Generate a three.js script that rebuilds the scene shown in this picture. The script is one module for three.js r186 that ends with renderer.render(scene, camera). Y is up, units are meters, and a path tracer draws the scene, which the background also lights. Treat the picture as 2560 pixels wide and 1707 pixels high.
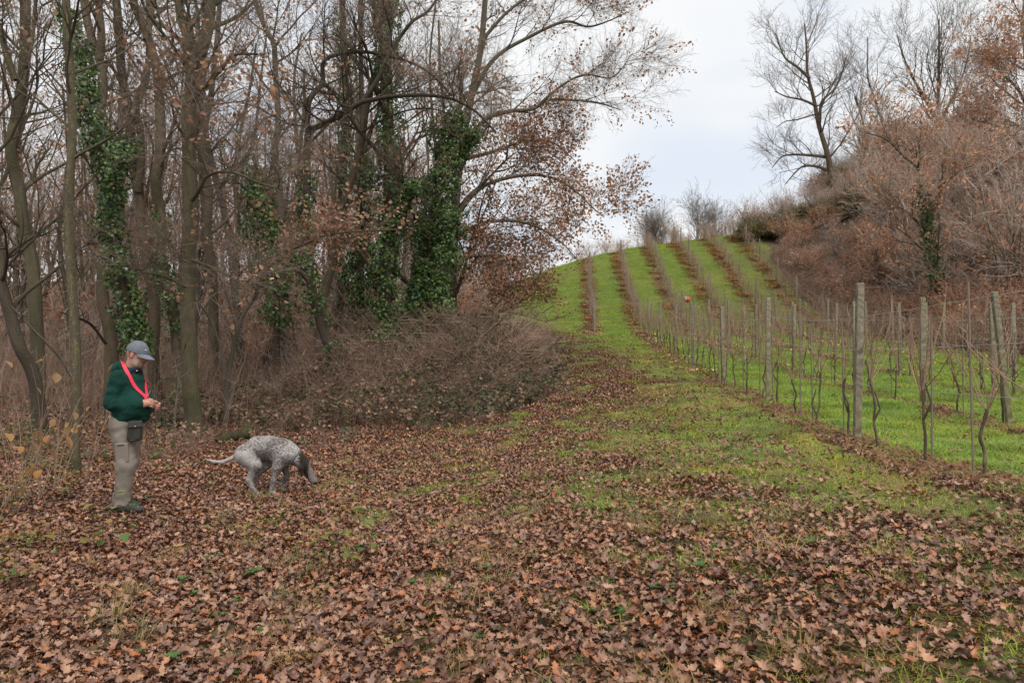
import * as THREE from 'three';
import { mergeGeometries } from 'three/addons/utils/BufferGeometryUtils.js';
import { RoundedBoxGeometry } from 'three/addons/geometries/RoundedBoxGeometry.js';
import { createNoise2D, createNoise3D } from 'simplex-noise';

// ---------------------------------------------------------------- camera, sky, sun, exposure
const scene = new THREE.Scene();
const F = 1707, EYE = 1.6, PITCH = 1.78 * Math.PI / 180;          // focal length in pixels of the 2560 px wide photograph
const camera = new THREE.PerspectiveCamera(2 * Math.atan(853.5 / F) * 180 / Math.PI, 1.5, 0.1, 900);
camera.position.set(0, EYE, 0);
camera.rotation.x = PITCH;

const rng = (seed) => () => { seed = (seed + 0x6d2b79f5) | 0; let t = Math.imul(seed ^ (seed >>> 15), 1 | seed); t = (t + Math.imul(t ^ (t >>> 7), 61 | t)) ^ t; return ((t ^ (t >>> 14)) >>> 0) / 4294967296; };
const n2 = createNoise2D(rng(11)), n3 = createNoise3D(rng(12));
const { clamp, lerp } = THREE.MathUtils;
const sstep = (a, b, x) => { const t = clamp((x - a) / (b - a), 0, 1); return t * t * (3 - 2 * t); };
const V = (x, y, z) => new THREE.Vector3(x, y, z);

{ // overcast sky: bright thin cloud with faint bluish thinner patches
  const W = 1024, Hh = 512, d = new Float32Array(W * Hh * 4);
  for (let j = 0; j < Hh; j++) for (let i = 0; i < W; i++) {
    const el = ((j + 0.5) / Hh - 0.5) * Math.PI, az = (i + 0.5) / W * Math.PI * 2;
    const x = Math.cos(el) * Math.cos(az), y = Math.sin(el), z = Math.cos(el) * Math.sin(az), k = 1 / (Math.max(y, 0) + 0.22);
    let c = 0.6 * n3(x * k * 0.8 + 3, z * k * 0.8, 1.3) + 0.3 * n3(x * k * 2.2, z * k * 2.2, 5) + 0.12 * n3(x * k * 6, z * k * 6, 9);
    c = sstep(-0.7, 0.35, c);
    const o = (j * W + i) * 4;
    d[o] = lerp(0.335, 0.415, c); d[o + 1] = lerp(0.365, 0.42, c); d[o + 2] = lerp(0.41, 0.425, c); d[o + 3] = 1;
  }
  const t = new THREE.DataTexture(d, W, Hh, THREE.RGBAFormat, THREE.FloatType);
  t.mapping = THREE.EquirectangularReflectionMapping; t.magFilter = THREE.LinearFilter; t.needsUpdate = true;
  scene.background = t; scene.environment = t;
}
const sun = new THREE.DirectionalLight(new THREE.Color(1, 0.965, 0.9), 1.5);
sun.name = 'sun'; sun.position.set(26, 90, 34); sun.target.position.set(0, 0, -20); sun.castShadow = true; sun.shadow.radius = 100;
Object.assign(sun.shadow.camera, { left: -70, right: 70, top: 70, bottom: -70, near: 1, far: 220 });
sun.shadow.mapSize.set(4096, 4096);
scene.add(sun, sun.target);
const renderer = new THREE.WebGLRenderer({ antialias: true });
renderer.toneMapping = THREE.LinearToneMapping;
renderer.toneMappingExposure = 2.3;
renderer.shadowMap.enabled = true;

// ---------------------------------------------------------------- helpers
const taken = new Map();
function numbered(name) { const k = taken.get(name) ?? 0; taken.set(name, k + 1); return k ? `${name}_${String(k).padStart(3, '0')}` : name; }
function tag(o, label, category, group, kind) { if (label) o.userData.label = label; if (category) o.userData.category = category; if (group) o.userData.group = group; if (kind) o.userData.kind = kind; return o; }
function thing(name, label, category, pos, group) { const g = new THREE.Group(); g.name = numbered(name); if (pos) g.position.copy(pos); scene.add(g); return tag(g, label, category, group); }
function part(name, geo, mat, parent) { const m = new THREE.Mesh(geo, mat); m.name = name; m.castShadow = m.receiveShadow = true; parent.add(m); return m; }
function copyOf(o, label, group) { const c = o.clone(); c.name = numbered(o.name.replace(/_\d{3}$/, '')); scene.add(c); c.userData = { ...o.userData }; if (label) c.userData.label = label; if (group) c.userData.group = group; return c; }
// A point of the place that the photograph shows at pixel (u, v) and that lies d metres ahead.
function at(u, v, d) {
  const a = (u - 1280) / F, b = (853.5 - v) / F, f = Math.cos(PITCH) - b * Math.sin(PITCH), y = b * Math.cos(PITCH) + Math.sin(PITCH), k = d / f;
  return V(a * k, EYE + y * k, -d);
}
function curve1(table) { return (x) => { const n = table.length; if (x <= table[0][0]) return table[0][1]; if (x >= table[n - 1][0]) return table[n - 1][1]; let i = 0; while (table[i + 1][0] < x) i++; const [x0, y0] = table[i], [x1, y1] = table[i + 1], m = (j) => { const a = table[Math.max(0, j - 1)], b = table[Math.min(n - 1, j + 1)]; return (b[1] - a[1]) / (b[0] - a[0]); }; const h = x1 - x0, t = (x - x0) / h, t2 = t * t, t3 = t2 * t; return (2 * t3 - 3 * t2 + 1) * y0 + (t3 - 2 * t2 + t) * h * m(i) + (-2 * t3 + 3 * t2) * y1 + (t3 - t2) * h * m(i + 1); }; }
// Triangles collected into one geometry.
class MB {
  constructor() { this.p = []; this.n = []; this.t = []; this.c = []; this.i = []; }
  tube(pts, rad, sides, col, cap = false, uvk = 1) {
    const N = pts.length, T = new THREE.Vector3(), A = new THREE.Vector3(), B = new THREE.Vector3(), base = this.p.length / 3; let len = 0;
    const ring = [];
    for (let k = 0; k < N; k++) {
      T.subVectors(pts[Math.min(N - 1, k + 1)], pts[Math.max(0, k - 1)]).normalize();
      if (k === 0) { A.set(Math.abs(T.x) < 0.8 ? 1 : 0, 0, Math.abs(T.x) < 0.8 ? 0 : 1); }
      A.addScaledVector(T, -A.dot(T)).normalize(); B.crossVectors(T, A);
      if (k) len += pts[k].distanceTo(pts[k - 1]);
      for (let s = 0; s <= sides; s++) {
        const a = s / sides * Math.PI * 2, cx = Math.cos(a), sy = Math.sin(a), r = typeof rad === 'function' ? rad(k / (N - 1), a) : rad[k];
        const nx = A.x * cx + B.x * sy, ny = A.y * cx + B.y * sy, nz = A.z * cx + B.z * sy;
        this.p.push(pts[k].x + nx * r, pts[k].y + ny * r, pts[k].z + nz * r); this.n.push(nx, ny, nz); this.t.push(s / sides * uvk, len);
        if (col) { const q = col.length === 3 && !col.call ? col : col(pts[k], a, k / (N - 1)); this.c.push(q[0], q[1], q[2]); }
      }
      ring.push(base + k * (sides + 1));
    }
    for (let k = 0; k < N - 1; k++) for (let s = 0; s < sides; s++) { const a = ring[k] + s, b = ring[k + 1] + s; this.i.push(a, a + 1, b, b, a + 1, b + 1); }
    if (cap) { const c = this.p.length / 3; this.p.push(pts[N - 1].x, pts[N - 1].y, pts[N - 1].z); this.n.push(T.x, T.y, T.z); this.t.push(0, len); if (col) { const q = col.length === 3 && !col.call ? col : col(pts[N - 1], 0, 1); this.c.push(q[0], q[1], q[2]); } for (let s = 0; s < sides; s++) this.i.push(ring[N - 1] + s, ring[N - 1] + s + 1, c); }
    return this;
  }
  // a fan or strip of flat faces given as vertex list + index list
  faces(v, idx, col) { const b = this.p.length / 3; for (const q of v) { this.p.push(q.x, q.y, q.z); this.n.push(0, 1, 0); this.t.push(q.x, q.z); if (col) this.c.push(col[0], col[1], col[2]); } for (const k of idx) this.i.push(b + k); return this; }
  geo(recompute = false) {
    const g = new THREE.BufferGeometry();
    g.setAttribute('position', new THREE.Float32BufferAttribute(this.p, 3)); g.setAttribute('normal', new THREE.Float32BufferAttribute(this.n, 3)); g.setAttribute('uv', new THREE.Float32BufferAttribute(this.t, 2));
    if (this.c.length) g.setAttribute('color', new THREE.Float32BufferAttribute(this.c, 3));
    g.setIndex(this.p.length / 3 > 65535 ? new THREE.Uint32BufferAttribute(this.i, 1) : new THREE.Uint16BufferAttribute(this.i, 1));
    if (recompute) g.computeVertexNormals();
    return g;
  }
}
function tex(size, fn, srgb = true) {
  const d = new Uint8Array(size * size * 4);
  for (let j = 0; j < size; j++) for (let i = 0; i < size; i++) { const c = fn(i / size, j / size), o = (j * size + i) * 4; for (let k = 0; k < 3; k++) d[o + k] = clamp(c[k] * 255, 0, 255); d[o + 3] = 255; }
  const t = new THREE.DataTexture(d, size, size); t.wrapS = t.wrapT = THREE.RepeatWrapping; t.magFilter = THREE.LinearFilter; if (srgb) t.colorSpace = THREE.SRGBColorSpace; t.needsUpdate = true; return t;
}
// tiling noise on the unit square
const tn = (u, v, f, o = 0) => { const a = u * Math.PI * 2, b = v * Math.PI * 2, R = f / (Math.PI * 2); return n3(Math.cos(a) * R + o, Math.sin(a) * R + Math.cos(b) * R * 1.7, Math.sin(b) * R + o * 1.3); };
function scatter(name, geo, mat, list, colors, parent = scene) {
  const m = new THREE.InstancedMesh(geo, mat, list.length); m.name = name; m.castShadow = m.receiveShadow = true;
  list.forEach((q, k) => m.setMatrixAt(k, q)); if (colors) colors.forEach((c, k) => m.setColorAt(k, c));
  m.userData.kind = 'stuff'; parent.add(m); return m;
}
const _q = new THREE.Quaternion(), _q2 = new THREE.Quaternion(), _s = new THREE.Vector3(), UPV = V(0, 1, 0);
function mat4(p, dir, roll, s) { _q.setFromUnitVectors(UPV, dir); _q2.setFromAxisAngle(UPV, roll); _q.multiply(_q2); return new THREE.Matrix4().compose(p, _q, typeof s === 'number' ? _s.set(s, s, s) : s); }

// ---------------------------------------------------------------- the lie of the land
const SL = 0.099;                                   // the vine rows run this much to the right per metre ahead
const ROWS = [0.8, 3.52, 6.2, 8.9, 11.6, 14.3];     // where each row would cross the line x at z = 0
const gRight = curve1([[-8, 0.4], [0, 0.5], [5, 0.56], [8.7, 0.57], [12.7, 0.83], [16.8, 1.05], [21, 1.43], [25, 1.82], [30, 2.35], [37, 3.15], [41, 3.9], [46.6, 5.6], [52, 7.9], [58, 10.2], [63, 11.7], [68, 12.3], [76, 12.2], [90, 10.5], [120, 8], [200, 6]]);
const gLeft = curve1([[-8, 0], [0, 0], [14, 0.02], [18, 0.25], [22, 0.7], [26, 1.2], [31, 2.1], [37, 3.15], [41, 3.9], [46.6, 5.6], [52, 7.9], [58, 10.2], [63, 11.7], [68, 12.3], [76, 12.2], [90, 10.5], [120, 8], [200, 6]]);
const kx = curve1([[-40, 0], [-18, 0.06], [-8, 0.25], [-3, 0.5], [2.8, 0.78], [9.3, 1], [17, 1.13], [22, 1.2], [40, 1.3]]);
const gWood = curve1([[-8, 0], [0, 0], [16, 0.02], [24, 0.35], [40, 1.4], [60, 4.6], [90, 11], [130, 17], [200, 20]]);
function H0(x, z) {
  const d = -z, s = x - SL * d, w = sstep(-2.2, 4.2, x);
  let y = lerp(gLeft(d), gRight(d), w);
  if (d > 37) y = 3.15 + (y - 3.15) * kx(x);
  y = lerp(gWood(d), y, sstep(-9, -1.5, x));
  y += 5.5 * sstep(16.2, 30, s) * sstep(-5, 15, d);
  return y;
}
const H = (x, z) => { const d = Math.hypot(x, z); return H0(x, z) + 0.05 * n2(x * 0.35, z * 0.35) + 0.022 * n2(x * 1.3 + 9, z * 1.3) + (d < 40 ? 0.008 * n2(x * 5, z * 5) : 0); };
// how much grass (0..1), how much leaf litter (0..1) and how much bare soil lies on the ground
function ground(x, z) {
  const d = -z, s = x - SL * d, nz = n2(x * 0.5, z * 0.5), nf = n2(x * 1.6 + 40, z * 1.6);
  const sh = 1.5 * sstep(11, 16, d) * sstep(33, 25, d); let g = sstep(-1.6 + sh, 2.9 + sh * 0.4, s + nz * 1.1 + nf * 0.45);
  g *= 1 - 0.55 * sstep(8, 4, d);
  g = Math.max(g, sstep(36, 43, d) * sstep(-4, 0, x - 0.02 * d + nz) * 0.95);
  if (x > -4.5) g = Math.max(g, 0.8 * sstep(0.0, 0.5, n2(x * 0.75 + 7, z * 0.75) * 0.7 + nf * 0.4) * sstep(-3.2, -0.8, x) * (0.45 + 0.55 * sstep(4.5, 7, d)));
  if (x > -1.8 && d < 9) g = Math.max(g, 0.3 * sstep(-1.8, 0.5, x) * sstep(-0.15, 0.45, nf * 0.6 + n2(x * 2.3, z * 2.3) * 0.5));
  let soil = 0, strip = 0;
  for (const r of ROWS) { const q = s - r; if (d > (r < 1 ? 36 : 3)) { soil = Math.max(soil, sstep(0.5, 0.12, Math.abs(q + 0.05) + nf * 0.16) * (0.35 + 0.65 * sstep(-0.35, 0.3, n2(x * 0.9, z * 0.9 + 70)))); strip = Math.max(strip, sstep(0.75, 0.2, Math.abs(q + 0.12) + nf * 0.12)); } }
  if (s > 3.3) g = Math.max(g, 0.97);
  strip *= sstep(14, 34, d);
  const bank = sstep(15.4, 16.8, s + nf * 0.5);
  const wood = sstep(-2.5, -4.5, x - 0.05 * d + nz * 0.8);
  g *= (1 - 0.8 * soil) * (1 - bank) * (1 - wood * 0.9) * (1 - 0.55 * strip);
  soil *= 1 - 0.75 * sstep(18, 32, d);
  g *= 1 - 0.5 * sstep(8.5, 14, s + nz) * sstep(26, 42, d) * sstep(-0.4, 0.5, nf + 0.2);
  const leaf = clamp((1 - 0.8 * g) * (s > 3.3 && bank < 0.5 ? 0.06 : 1), 0, 1);
  return { g, leaf, soil, strip, bank, wood, s, d };
}
// ---------------------------------------------------------------- ground: one sheet to the horizon
const soilTex = tex(512, (u, v) => { const a = tn(u, v, 9), b = tn(u, v, 30, 3), c = tn(u, v, 80, 7); const k = 0.72 + 0.12 * a + 0.12 * b + 0.1 * c; return [k, k * 0.99, k * 0.97]; });
const soilBump = tex(512, (u, v) => { const k = 0.5 + 0.2 * tn(u, v, 22, 1) + 0.2 * tn(u, v, 60, 4); return [k, k, k]; }, false);
const groundGroup = tag(new THREE.Group(), 'leaf strewn ground rising to a green vineyard hill', 'ground', null, 'structure');
groundGroup.name = 'ground'; scene.add(groundGroup);
{
  const axis = (lo, hi, n, mid, pow) => { const a = []; for (let k = 0; k <= n; k++) { const t = k / n * 2 - 1, q = Math.sign(t) * Math.pow(Math.abs(t), pow); a.push(q < 0 ? mid + q * (mid - lo) : mid + q * (hi - mid)); } return a; };
  const xs = axis(-170, 190, 420, 1, 2.3), zs = axis(-260, 14, 440, -9, 2.2), P = [], C = [], U = [], I = [];
  for (const z of zs) for (const x of xs) {
    P.push(x, H(x, z), z); U.push(x / 1.3, z / 1.3);
    const q = ground(x, z), v = clamp(0.5 + 0.45 * n2(x * 0.2, z * 0.2) + 0.3 * n2(x * 0.9 + 5, z * 0.9), 0, 1);
    const leafC = [0.17, 0.09, 0.05], grassC = [lerp(0.17, 0.31, v), lerp(0.28, 0.335, v), lerp(0.03, 0.055, v)], soilC = [0.15, 0.085, 0.045], bankC = [0.2, 0.135, 0.095];
    const c = [0, 1, 2].map((k) => { let a = lerp(leafC[k], grassC[k], q.g); a = lerp(a, soilC[k], q.soil * 0.9); a = lerp(a, [0.40, 0.21, 0.105][k], q.strip * 0.75 * sstep(-0.5, 0.5, n2(x * 0.7 + 3, z * 0.5))); return lerp(a, bankC[k], q.bank); });
    C.push(...c);
  }
  const nx = xs.length;
  for (let j = 0; j < zs.length - 1; j++) for (let i = 0; i < nx - 1; i++) { const a = j * nx + i, b = a + nx; I.push(a, b, a + 1, b, b + 1, a + 1); }
  const g = new THREE.BufferGeometry(); g.setAttribute('position', new THREE.Float32BufferAttribute(P, 3)); g.setAttribute('color', new THREE.Float32BufferAttribute(C, 3)); g.setAttribute('uv', new THREE.Float32BufferAttribute(U, 2)); g.setIndex(I); g.computeVertexNormals();
  part('terrain', g, new THREE.MeshStandardMaterial({ vertexColors: true, map: soilTex, bumpMap: soilBump, bumpScale: 0.03, roughness: 0.95 }), groundGroup);
}
// ---------------------------------------------------------------- leaf shapes
function oakLeaf(mb, M, col, r, L = 0.1) {        // lobed, curled and folded along the midrib
  const st = 11, curl = (r() - 0.35) * 1.7, fold = 0.25 + r() * 0.6, tw = (r() - 0.5) * 0.9, wob = r() * 6, W = L * (0.21 + r() * 0.08), vs = [], ix = [];
  for (let k = 0; k <= st; k++) {
    const t = k / st, env = Math.pow(Math.sin(Math.PI * clamp(t * 0.93 + 0.03, 0, 1)), 0.7) * (0.55 + 0.5 * t), w = W * env * (k % 2 ? 1.15 : 0.55) * (k === st ? 0.3 : 1) + 0.001;
    const y = L * (t - 0.5), zc = L * curl * (t - 0.5) * (t - 0.5) * 1.6, zz = L * 0.07 * Math.sin(t * 9 + wob), a = tw * (t - 0.5);
    for (const q of [-1, 0, 1]) { const x = q * w, h = Math.abs(q) * w * fold + zc + zz * q; vs.push(V(x * Math.cos(a) - h * Math.sin(a) * 0.6, h * Math.cos(a) + x * Math.sin(a), y).applyMatrix4(M)); }
    if (k) { const b = (k - 1) * 3; ix.push(b, b + 3, b + 1, b + 1, b + 3, b + 4, b + 1, b + 4, b + 2, b + 2, b + 4, b + 5); }
  }
  mb.faces(vs, ix, col);
}
function plainLeaf(mb, M, col, r, L, wr = 0.34) {  // pointed oval, two folded halves
  const W = L * wr, f = 0.3 + r() * 0.4, c = (r() - 0.5) * 0.5, vs = [], ix = [];
  for (const [t, w] of [[0, 0.05], [0.28, 0.85], [0.55, 1], [0.82, 0.6], [1, 0.02]]) for (const q of [-1, 0, 1]) vs.push(V(q * w * W, Math.abs(q) * w * W * f + c * L * t * t, L * t).applyMatrix4(M));
  for (let k = 0; k < 4; k++) { const b = k * 3; ix.push(b, b + 3, b + 1, b + 1, b + 3, b + 4, b + 1, b + 4, b + 2, b + 2, b + 4, b + 5); }
  mb.faces(vs, ix, col);
}
function ivyLeaf(mb, M, col, r, L) {                // five-pointed
  const vs = [V(0, 0, 0)], ix = []; const R = [0.25, 0.75, 0.5, 0.85, 0.6, 1.05, 0.6, 0.85, 0.5, 0.75, 0.25];
  R.forEach((q, k) => { const a = -Math.PI * 0.5 - Math.PI * 0.86 + k / 10 * Math.PI * 1.72; vs.push(V(Math.cos(a) * q * L * 0.55, -0.12 * L * q * q, -Math.sin(a) * q * L * 0.55)); });
  for (let k = 1; k < R.length; k++) ix.push(0, k, k + 1);
  mb.faces(vs.map((v) => v.applyMatrix4(M)), ix, col);
}
const browns = [[0.23, 0.108, 0.058], [0.27, 0.14, 0.078], [0.18, 0.075, 0.04], [0.31, 0.165, 0.098], [0.13, 0.052, 0.03], [0.25, 0.092, 0.036], [0.20, 0.108, 0.078], [0.24, 0.125, 0.075]];
const eul = new THREE.Euler();
const M4 = (x, y, z, rx, ry, rz, s = 1) => new THREE.Matrix4().compose(V(x, y, z), new THREE.Quaternion().setFromEuler(eul.set(rx, ry, rz, 'YXZ')), V(s, s, s));
const pick = (a, r) => a[Math.floor(r() * a.length) % a.length];
const shade = (c, k) => [c[0] * k, c[1] * k, c[2] * k];
// clusters of fallen leaves
const leafMat = new THREE.MeshStandardMaterial({ vertexColors: true, roughness: 0.45, side: THREE.DoubleSide });
const litterGeo = [0, 1, 2, 3].map((k) => { const r = rng(100 + k), mb = new MB(); for (let i = 0; i < 11; i++) { const a = r() * 6.28, q = Math.sqrt(r()) * 0.2; oakLeaf(mb, M4(Math.cos(a) * q, 0.006 + r() * 0.03, Math.sin(a) * q, (r() - 0.5) * 1.0, r() * 6.28, (r() - 0.5) * 1.0), shade(pick(browns, r), 0.7 + r() * 0.55), r, 0.052 + r() * 0.044); } for (let i = 0; i < 8; i++) { const a = r() * 6.28, q = Math.sqrt(r()) * 0.22; oakLeaf(mb, M4(Math.cos(a) * q, 0.004 + r() * 0.012, Math.sin(a) * q, (r() - 0.5) * 0.5, r() * 6.28, (r() - 0.5) * 0.5), shade(pick(browns, r), 0.7 + r() * 0.55), r, 0.035 + r() * 0.03); } return mb.geo(true); });
const looseGeo = [0, 1, 2].map((k) => { const r = rng(120 + k), mb = new MB(); for (let i = 0; i < 5; i++) { const a = r() * 6.28, q = Math.sqrt(r()) * 0.34; oakLeaf(mb, M4(Math.cos(a) * q, 0.03 + r() * 0.025, Math.sin(a) * q, (r() - 0.5) * 1.1, r() * 6.28, (r() - 0.5) * 1.1), shade(pick(browns, r), 0.75 + r() * 0.5), r, 0.05 + r() * 0.045); } return mb.geo(true); });
const orangeGeo = [0, 1].map((k) => { const r = rng(140 + k), mb = new MB(); for (let i = 0; i < 12; i++) { const a = r() * 6.28, q = Math.sqrt(r()) * 0.5; plainLeaf(mb, M4(Math.cos(a) * q, 0.02 + r() * 0.03, Math.sin(a) * q, (r() - 0.5) * 0.5, r() * 6.28, (r() - 0.5) * 0.5), shade(pick([[0.56, 0.27, 0.12], [0.50, 0.26, 0.13], [0.56, 0.36, 0.2], [0.46, 0.28, 0.17]], r), 0.8 + r() * 0.4), r, 0.1, 0.45); } return mb.geo(true); });
{
  const r = rng(5), lists = [[], [], [], []], cols = [[], [], [], []];
  const put = (x, z, s) => { const k = Math.floor(r() * 4); lists[k].push(new THREE.Matrix4().compose(V(x, H(x, z) + 0.002, z), _q.setFromEuler(eul.set((r() - 0.5) * 0.12, r() * 6.28, (r() - 0.5) * 0.12)), _s.set(s, s, s))); const b = 0.8 + r() * 0.4, w = (r() - 0.5) * 0.12; cols[k].push(new THREE.Color(b * (1 + w), b, b * (1 - w))); };
  // [d from, d to, tries per square metre, size]
  for (const [d0, d1, den, s0] of [[2.6, 7, 72, 1], [7, 13, 52, 1.0], [13, 24, 26, 1.2], [24, 48, 8, 1.5]]) {
    const x0 = -0.85 * d1, x1 = 0.82 * d1, n = (x1 - x0) * (d1 - d0) * den;
    for (let k = 0; k < n; k++) { const x = lerp(x0, x1, r()), d = lerp(d0, d1, r()); if (x < -0.82 * d - 1 || x > 0.8 * d + 0.6) continue; const q = ground(x, -d); if (r() < sstep(0.42, 0.92, q.leaf) * (q.wood > 0.5 && d > 13 ? 0.75 : 1)) put(x, -d, s0 * (0.8 + r() * 0.45)); }
  }
  lists.forEach((l, k) => tag(scatter(numbered('leaf_litter'), litterGeo[k], leafMat, l, cols[k]), 'brown fallen oak leaves covering the forest floor and path', 'leaf litter', 'fallen oak leaves', 'stuff'));
  const ll = [[], [], []], lc = [[], [], []];
  for (const [d0, d1, den, s0] of [[2.6, 9, 44, 1], [9, 18, 30, 1.05], [18, 36, 10, 1.3]]) { const n = 1.6 * d1 * (d1 - d0) * den; for (let k = 0; k < n; k++) { const x = lerp(-0.8, 0.8, r()) * d1, d = lerp(d0, d1, r()); if (Math.abs(x) > 0.8 * d + 0.5) continue; const q = ground(x, -d), want = q.s > 3.3 ? 0.10 + 0.25 * q.soil : sstep(0.08, 0.3, q.g) * (1 - 0.55 * sstep(1.2, 3.2, q.s)); if (q.g > 0.1 && r() < want * (0.3 + 0.7 * sstep(-0.5, 0.5, n2(x * 1.6 + 33, d * 1.6)))) { const j = Math.floor(r() * 3); ll[j].push(M4(x, H(x, -d) + 0.004, -d, 0, r() * 6.28, 0, s0 * (0.8 + r() * 0.4))); const b = 0.8 + r() * 0.45; lc[j].push(new THREE.Color(b, b, b * 1.02)); } } }
  ll.forEach((l, k) => tag(scatter(numbered('loose_leaf_litter'), looseGeo[k], leafMat, l, lc[k]), 'single brown oak leaves scattered over the grass', 'leaf litter', 'oak leaves on the grass', 'stuff'));
  const ol = [[], []], oc = [[], []];
  for (let k = 0; k < 30000; k++) { const d = lerp(13, 64, Math.sqrt(r())), row = pick(ROWS, r), x = row + SL * d + (r() - 0.55) * 1.5; if (Math.abs(x) > 0.8 * d) continue; const q = ground(x, -d); if (r() < q.strip * 0.3 * sstep(-0.6, 0.4, n2(x * 0.8 + 3, d * 0.5))) { const j = r() < 0.5 ? 0 : 1; ol[j].push(M4(x, H(x, -d) + 0.02, -d, 0, r() * 6.28, 0, 0.75 + r() * 0.4)); const b = 0.75 + r() * 0.5; oc[j].push(new THREE.Color(b, b, b)); } }
  ol.forEach((l, k) => tag(scatter(numbered('vine_leaf_litter'), orangeGeo[k], leafMat, l, oc[k]), 'rusty orange fallen vine leaves strewn along the rows', 'leaf litter', 'fallen vine leaves', 'stuff'));
}
// leaves that can be told apart in the foreground: one mesh each, on the ground they lie on
{
  const r = rng(77), pale = [[0.32, 0.18, 0.11], [0.36, 0.22, 0.14], [0.28, 0.13, 0.065], [0.25, 0.14, 0.09], [0.30, 0.11, 0.045]];
  const mats = pale.map((c) => new THREE.MeshStandardMaterial({ color: new THREE.Color(...c), roughness: 0.6, side: THREE.DoubleSide }));
  const geos = [0, 1, 2, 3, 4, 5].map((k) => { const mb = new MB(); oakLeaf(mb, new THREE.Matrix4(), null, rng(300 + k), 0.092); return mb.geo(true); });
  let made = 0;
  for (let k = 0; k < 4000 && made < 290; k++) { const d = lerp(3.3, 8.5, r()), x = lerp(-0.77, 0.77, r()) * d, q = ground(x, -d); if (r() > 0.25 + q.leaf * 0.6) continue; const m = part('leaf', pick(geos, r), pick(mats, r), groundGroup); m.position.set(x, H(x, -d) + 0.035 + r() * 0.015, -d); m.rotation.set((r() - 0.5) * 0.5, r() * 6.28, (r() - 0.5) * 0.5, 'YXZ'); m.scale.setScalar(0.75 + r() * 0.45); made++; }
}
// ---------------------------------------------------------------- grass
function tuftGeo(seed, n, h, spread, cols, lean = 0.5) {
  const r = rng(seed), mb = new MB();
  for (let i = 0; i < n; i++) {
    const a = r() * 6.28, q = Math.sqrt(r()) * spread, hh = h * (0.5 + r() * 0.7), w = 0.0013 + r() * 0.0014, b = r() * 6.28, l = lean * (0.3 + r()) * hh, cx = Math.cos(a) * q, cz = Math.sin(a) * q, dx = Math.cos(b), dz = Math.sin(b), c = shade(pick(cols, r), 0.75 + r() * 0.5);
    const vs = []; for (const [t, k] of [[0, 1], [0.5, 0.8], [0.85, 0.45]]) { const y = hh * t * (1 - 0.25 * t * lean), o = l * t * t; vs.push(V(cx + dx * o - dz * w * k, y, cz + dz * o + dx * w * k), V(cx + dx * o + dz * w * k, y, cz + dz * o - dx * w * k)); }
    vs.push(V(cx + dx * l * 1.25, hh * (1 - 0.35 * lean), cz + dz * l * 1.25));
    mb.faces(vs, [0, 1, 2, 2, 1, 3, 2, 3, 4, 4, 3, 5, 4, 5, 6], c);
  }
  return mb.geo(true);
}
const grassMat = new THREE.MeshPhysicalMaterial({ vertexColors: true, roughness: 0.75, side: THREE.DoubleSide, transmission: 0.4, thickness: 0, specularIntensity: 0.4 });
const greens = [[0.24, 0.37, 0.045], [0.28, 0.41, 0.05], [0.19, 0.33, 0.05], [0.33, 0.43, 0.06]], yels = [[0.34, 0.38, 0.065], [0.40, 0.42, 0.08], [0.28, 0.35, 0.05], [0.42, 0.37, 0.15]], straw = [[0.36, 0.27, 0.14], [0.30, 0.25, 0.11], [0.25, 0.24, 0.07]];
{
  const kinds = [tuftGeo(1, 60, 0.065, 0.16, greens, 1.1), tuftGeo(2, 60, 0.05, 0.17, yels, 1.3), tuftGeo(3, 60, 0.10, 0.16, greens, 1.2), tuftGeo(4, 60, 0.14, 0.11, straw, 1.1), tuftGeo(6, 70, 0.075, 0.3, greens, 1.1)];
  const L = kinds.map(() => []), Cc = kinds.map(() => []), r = rng(9);
  const put = (k, x, z, s) => { L[k].push(M4(x, H(x, z) - 0.004, z, (r() - 0.5) * 0.2, r() * 6.28, (r() - 0.5) * 0.2, s)); const b = (0.78 + r() * 0.4) * (1 + 0.24 * n2(x * 0.7 + 50, z * 0.7) + 0.16 * n2(x * 2.1, z * 2.1 + 9)), y = r() * 0.2 + 0.16 * n2(x * 0.45 + 80, z * 0.45); Cc[k].push(new THREE.Color(b * (1 + y), b, b * (1 - y))); };
  for (const [d0, d1, den, s0] of [[2.6, 8, 75, 1], [8, 15, 62, 1.1], [15, 28, 40, 1.35], [28, 66, 20, 1.9]]) {
    const x0 = -0.8 * d1, x1 = 0.8 * d1, n = (x1 - x0) * (d1 - d0) * den;
    for (let k = 0; k < n; k++) {
      const x = lerp(x0, x1, r()), d = lerp(d0, d1, r()); if (Math.abs(x) > 0.78 * d + 0.8) continue;
      const q = ground(x, -d), far = d > 28, vine = q.s > 3.3 || d > 37;
      if (r() > q.g * (vine ? 1 : 0.8)) { if (!far && q.wood < 0.6 && r() < 0.09 && n2(x * 1.1 + 90, d * 1.1) > 0.15) put(3, x, -d, 0.6 + r() * 0.6); continue; }
      const kind = far ? 4 : vine ? (r() < 0.6 ? 2 : 0) : r() < 0.62 ? 1 : r() < 0.8 ? 0 : 3;
      put(kind, x, -d, s0 * (kind === 4 ? 0.75 : 1) * (0.7 + r() * 0.6));
    }
  }
  kinds.forEach((g, k) => tag(scatter(numbered('grass'), g, grassMat, L[k], Cc[k]), 'green and straw coloured grass growing on path and hill', 'grass', 'grass cover', 'stuff'));
}
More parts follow.
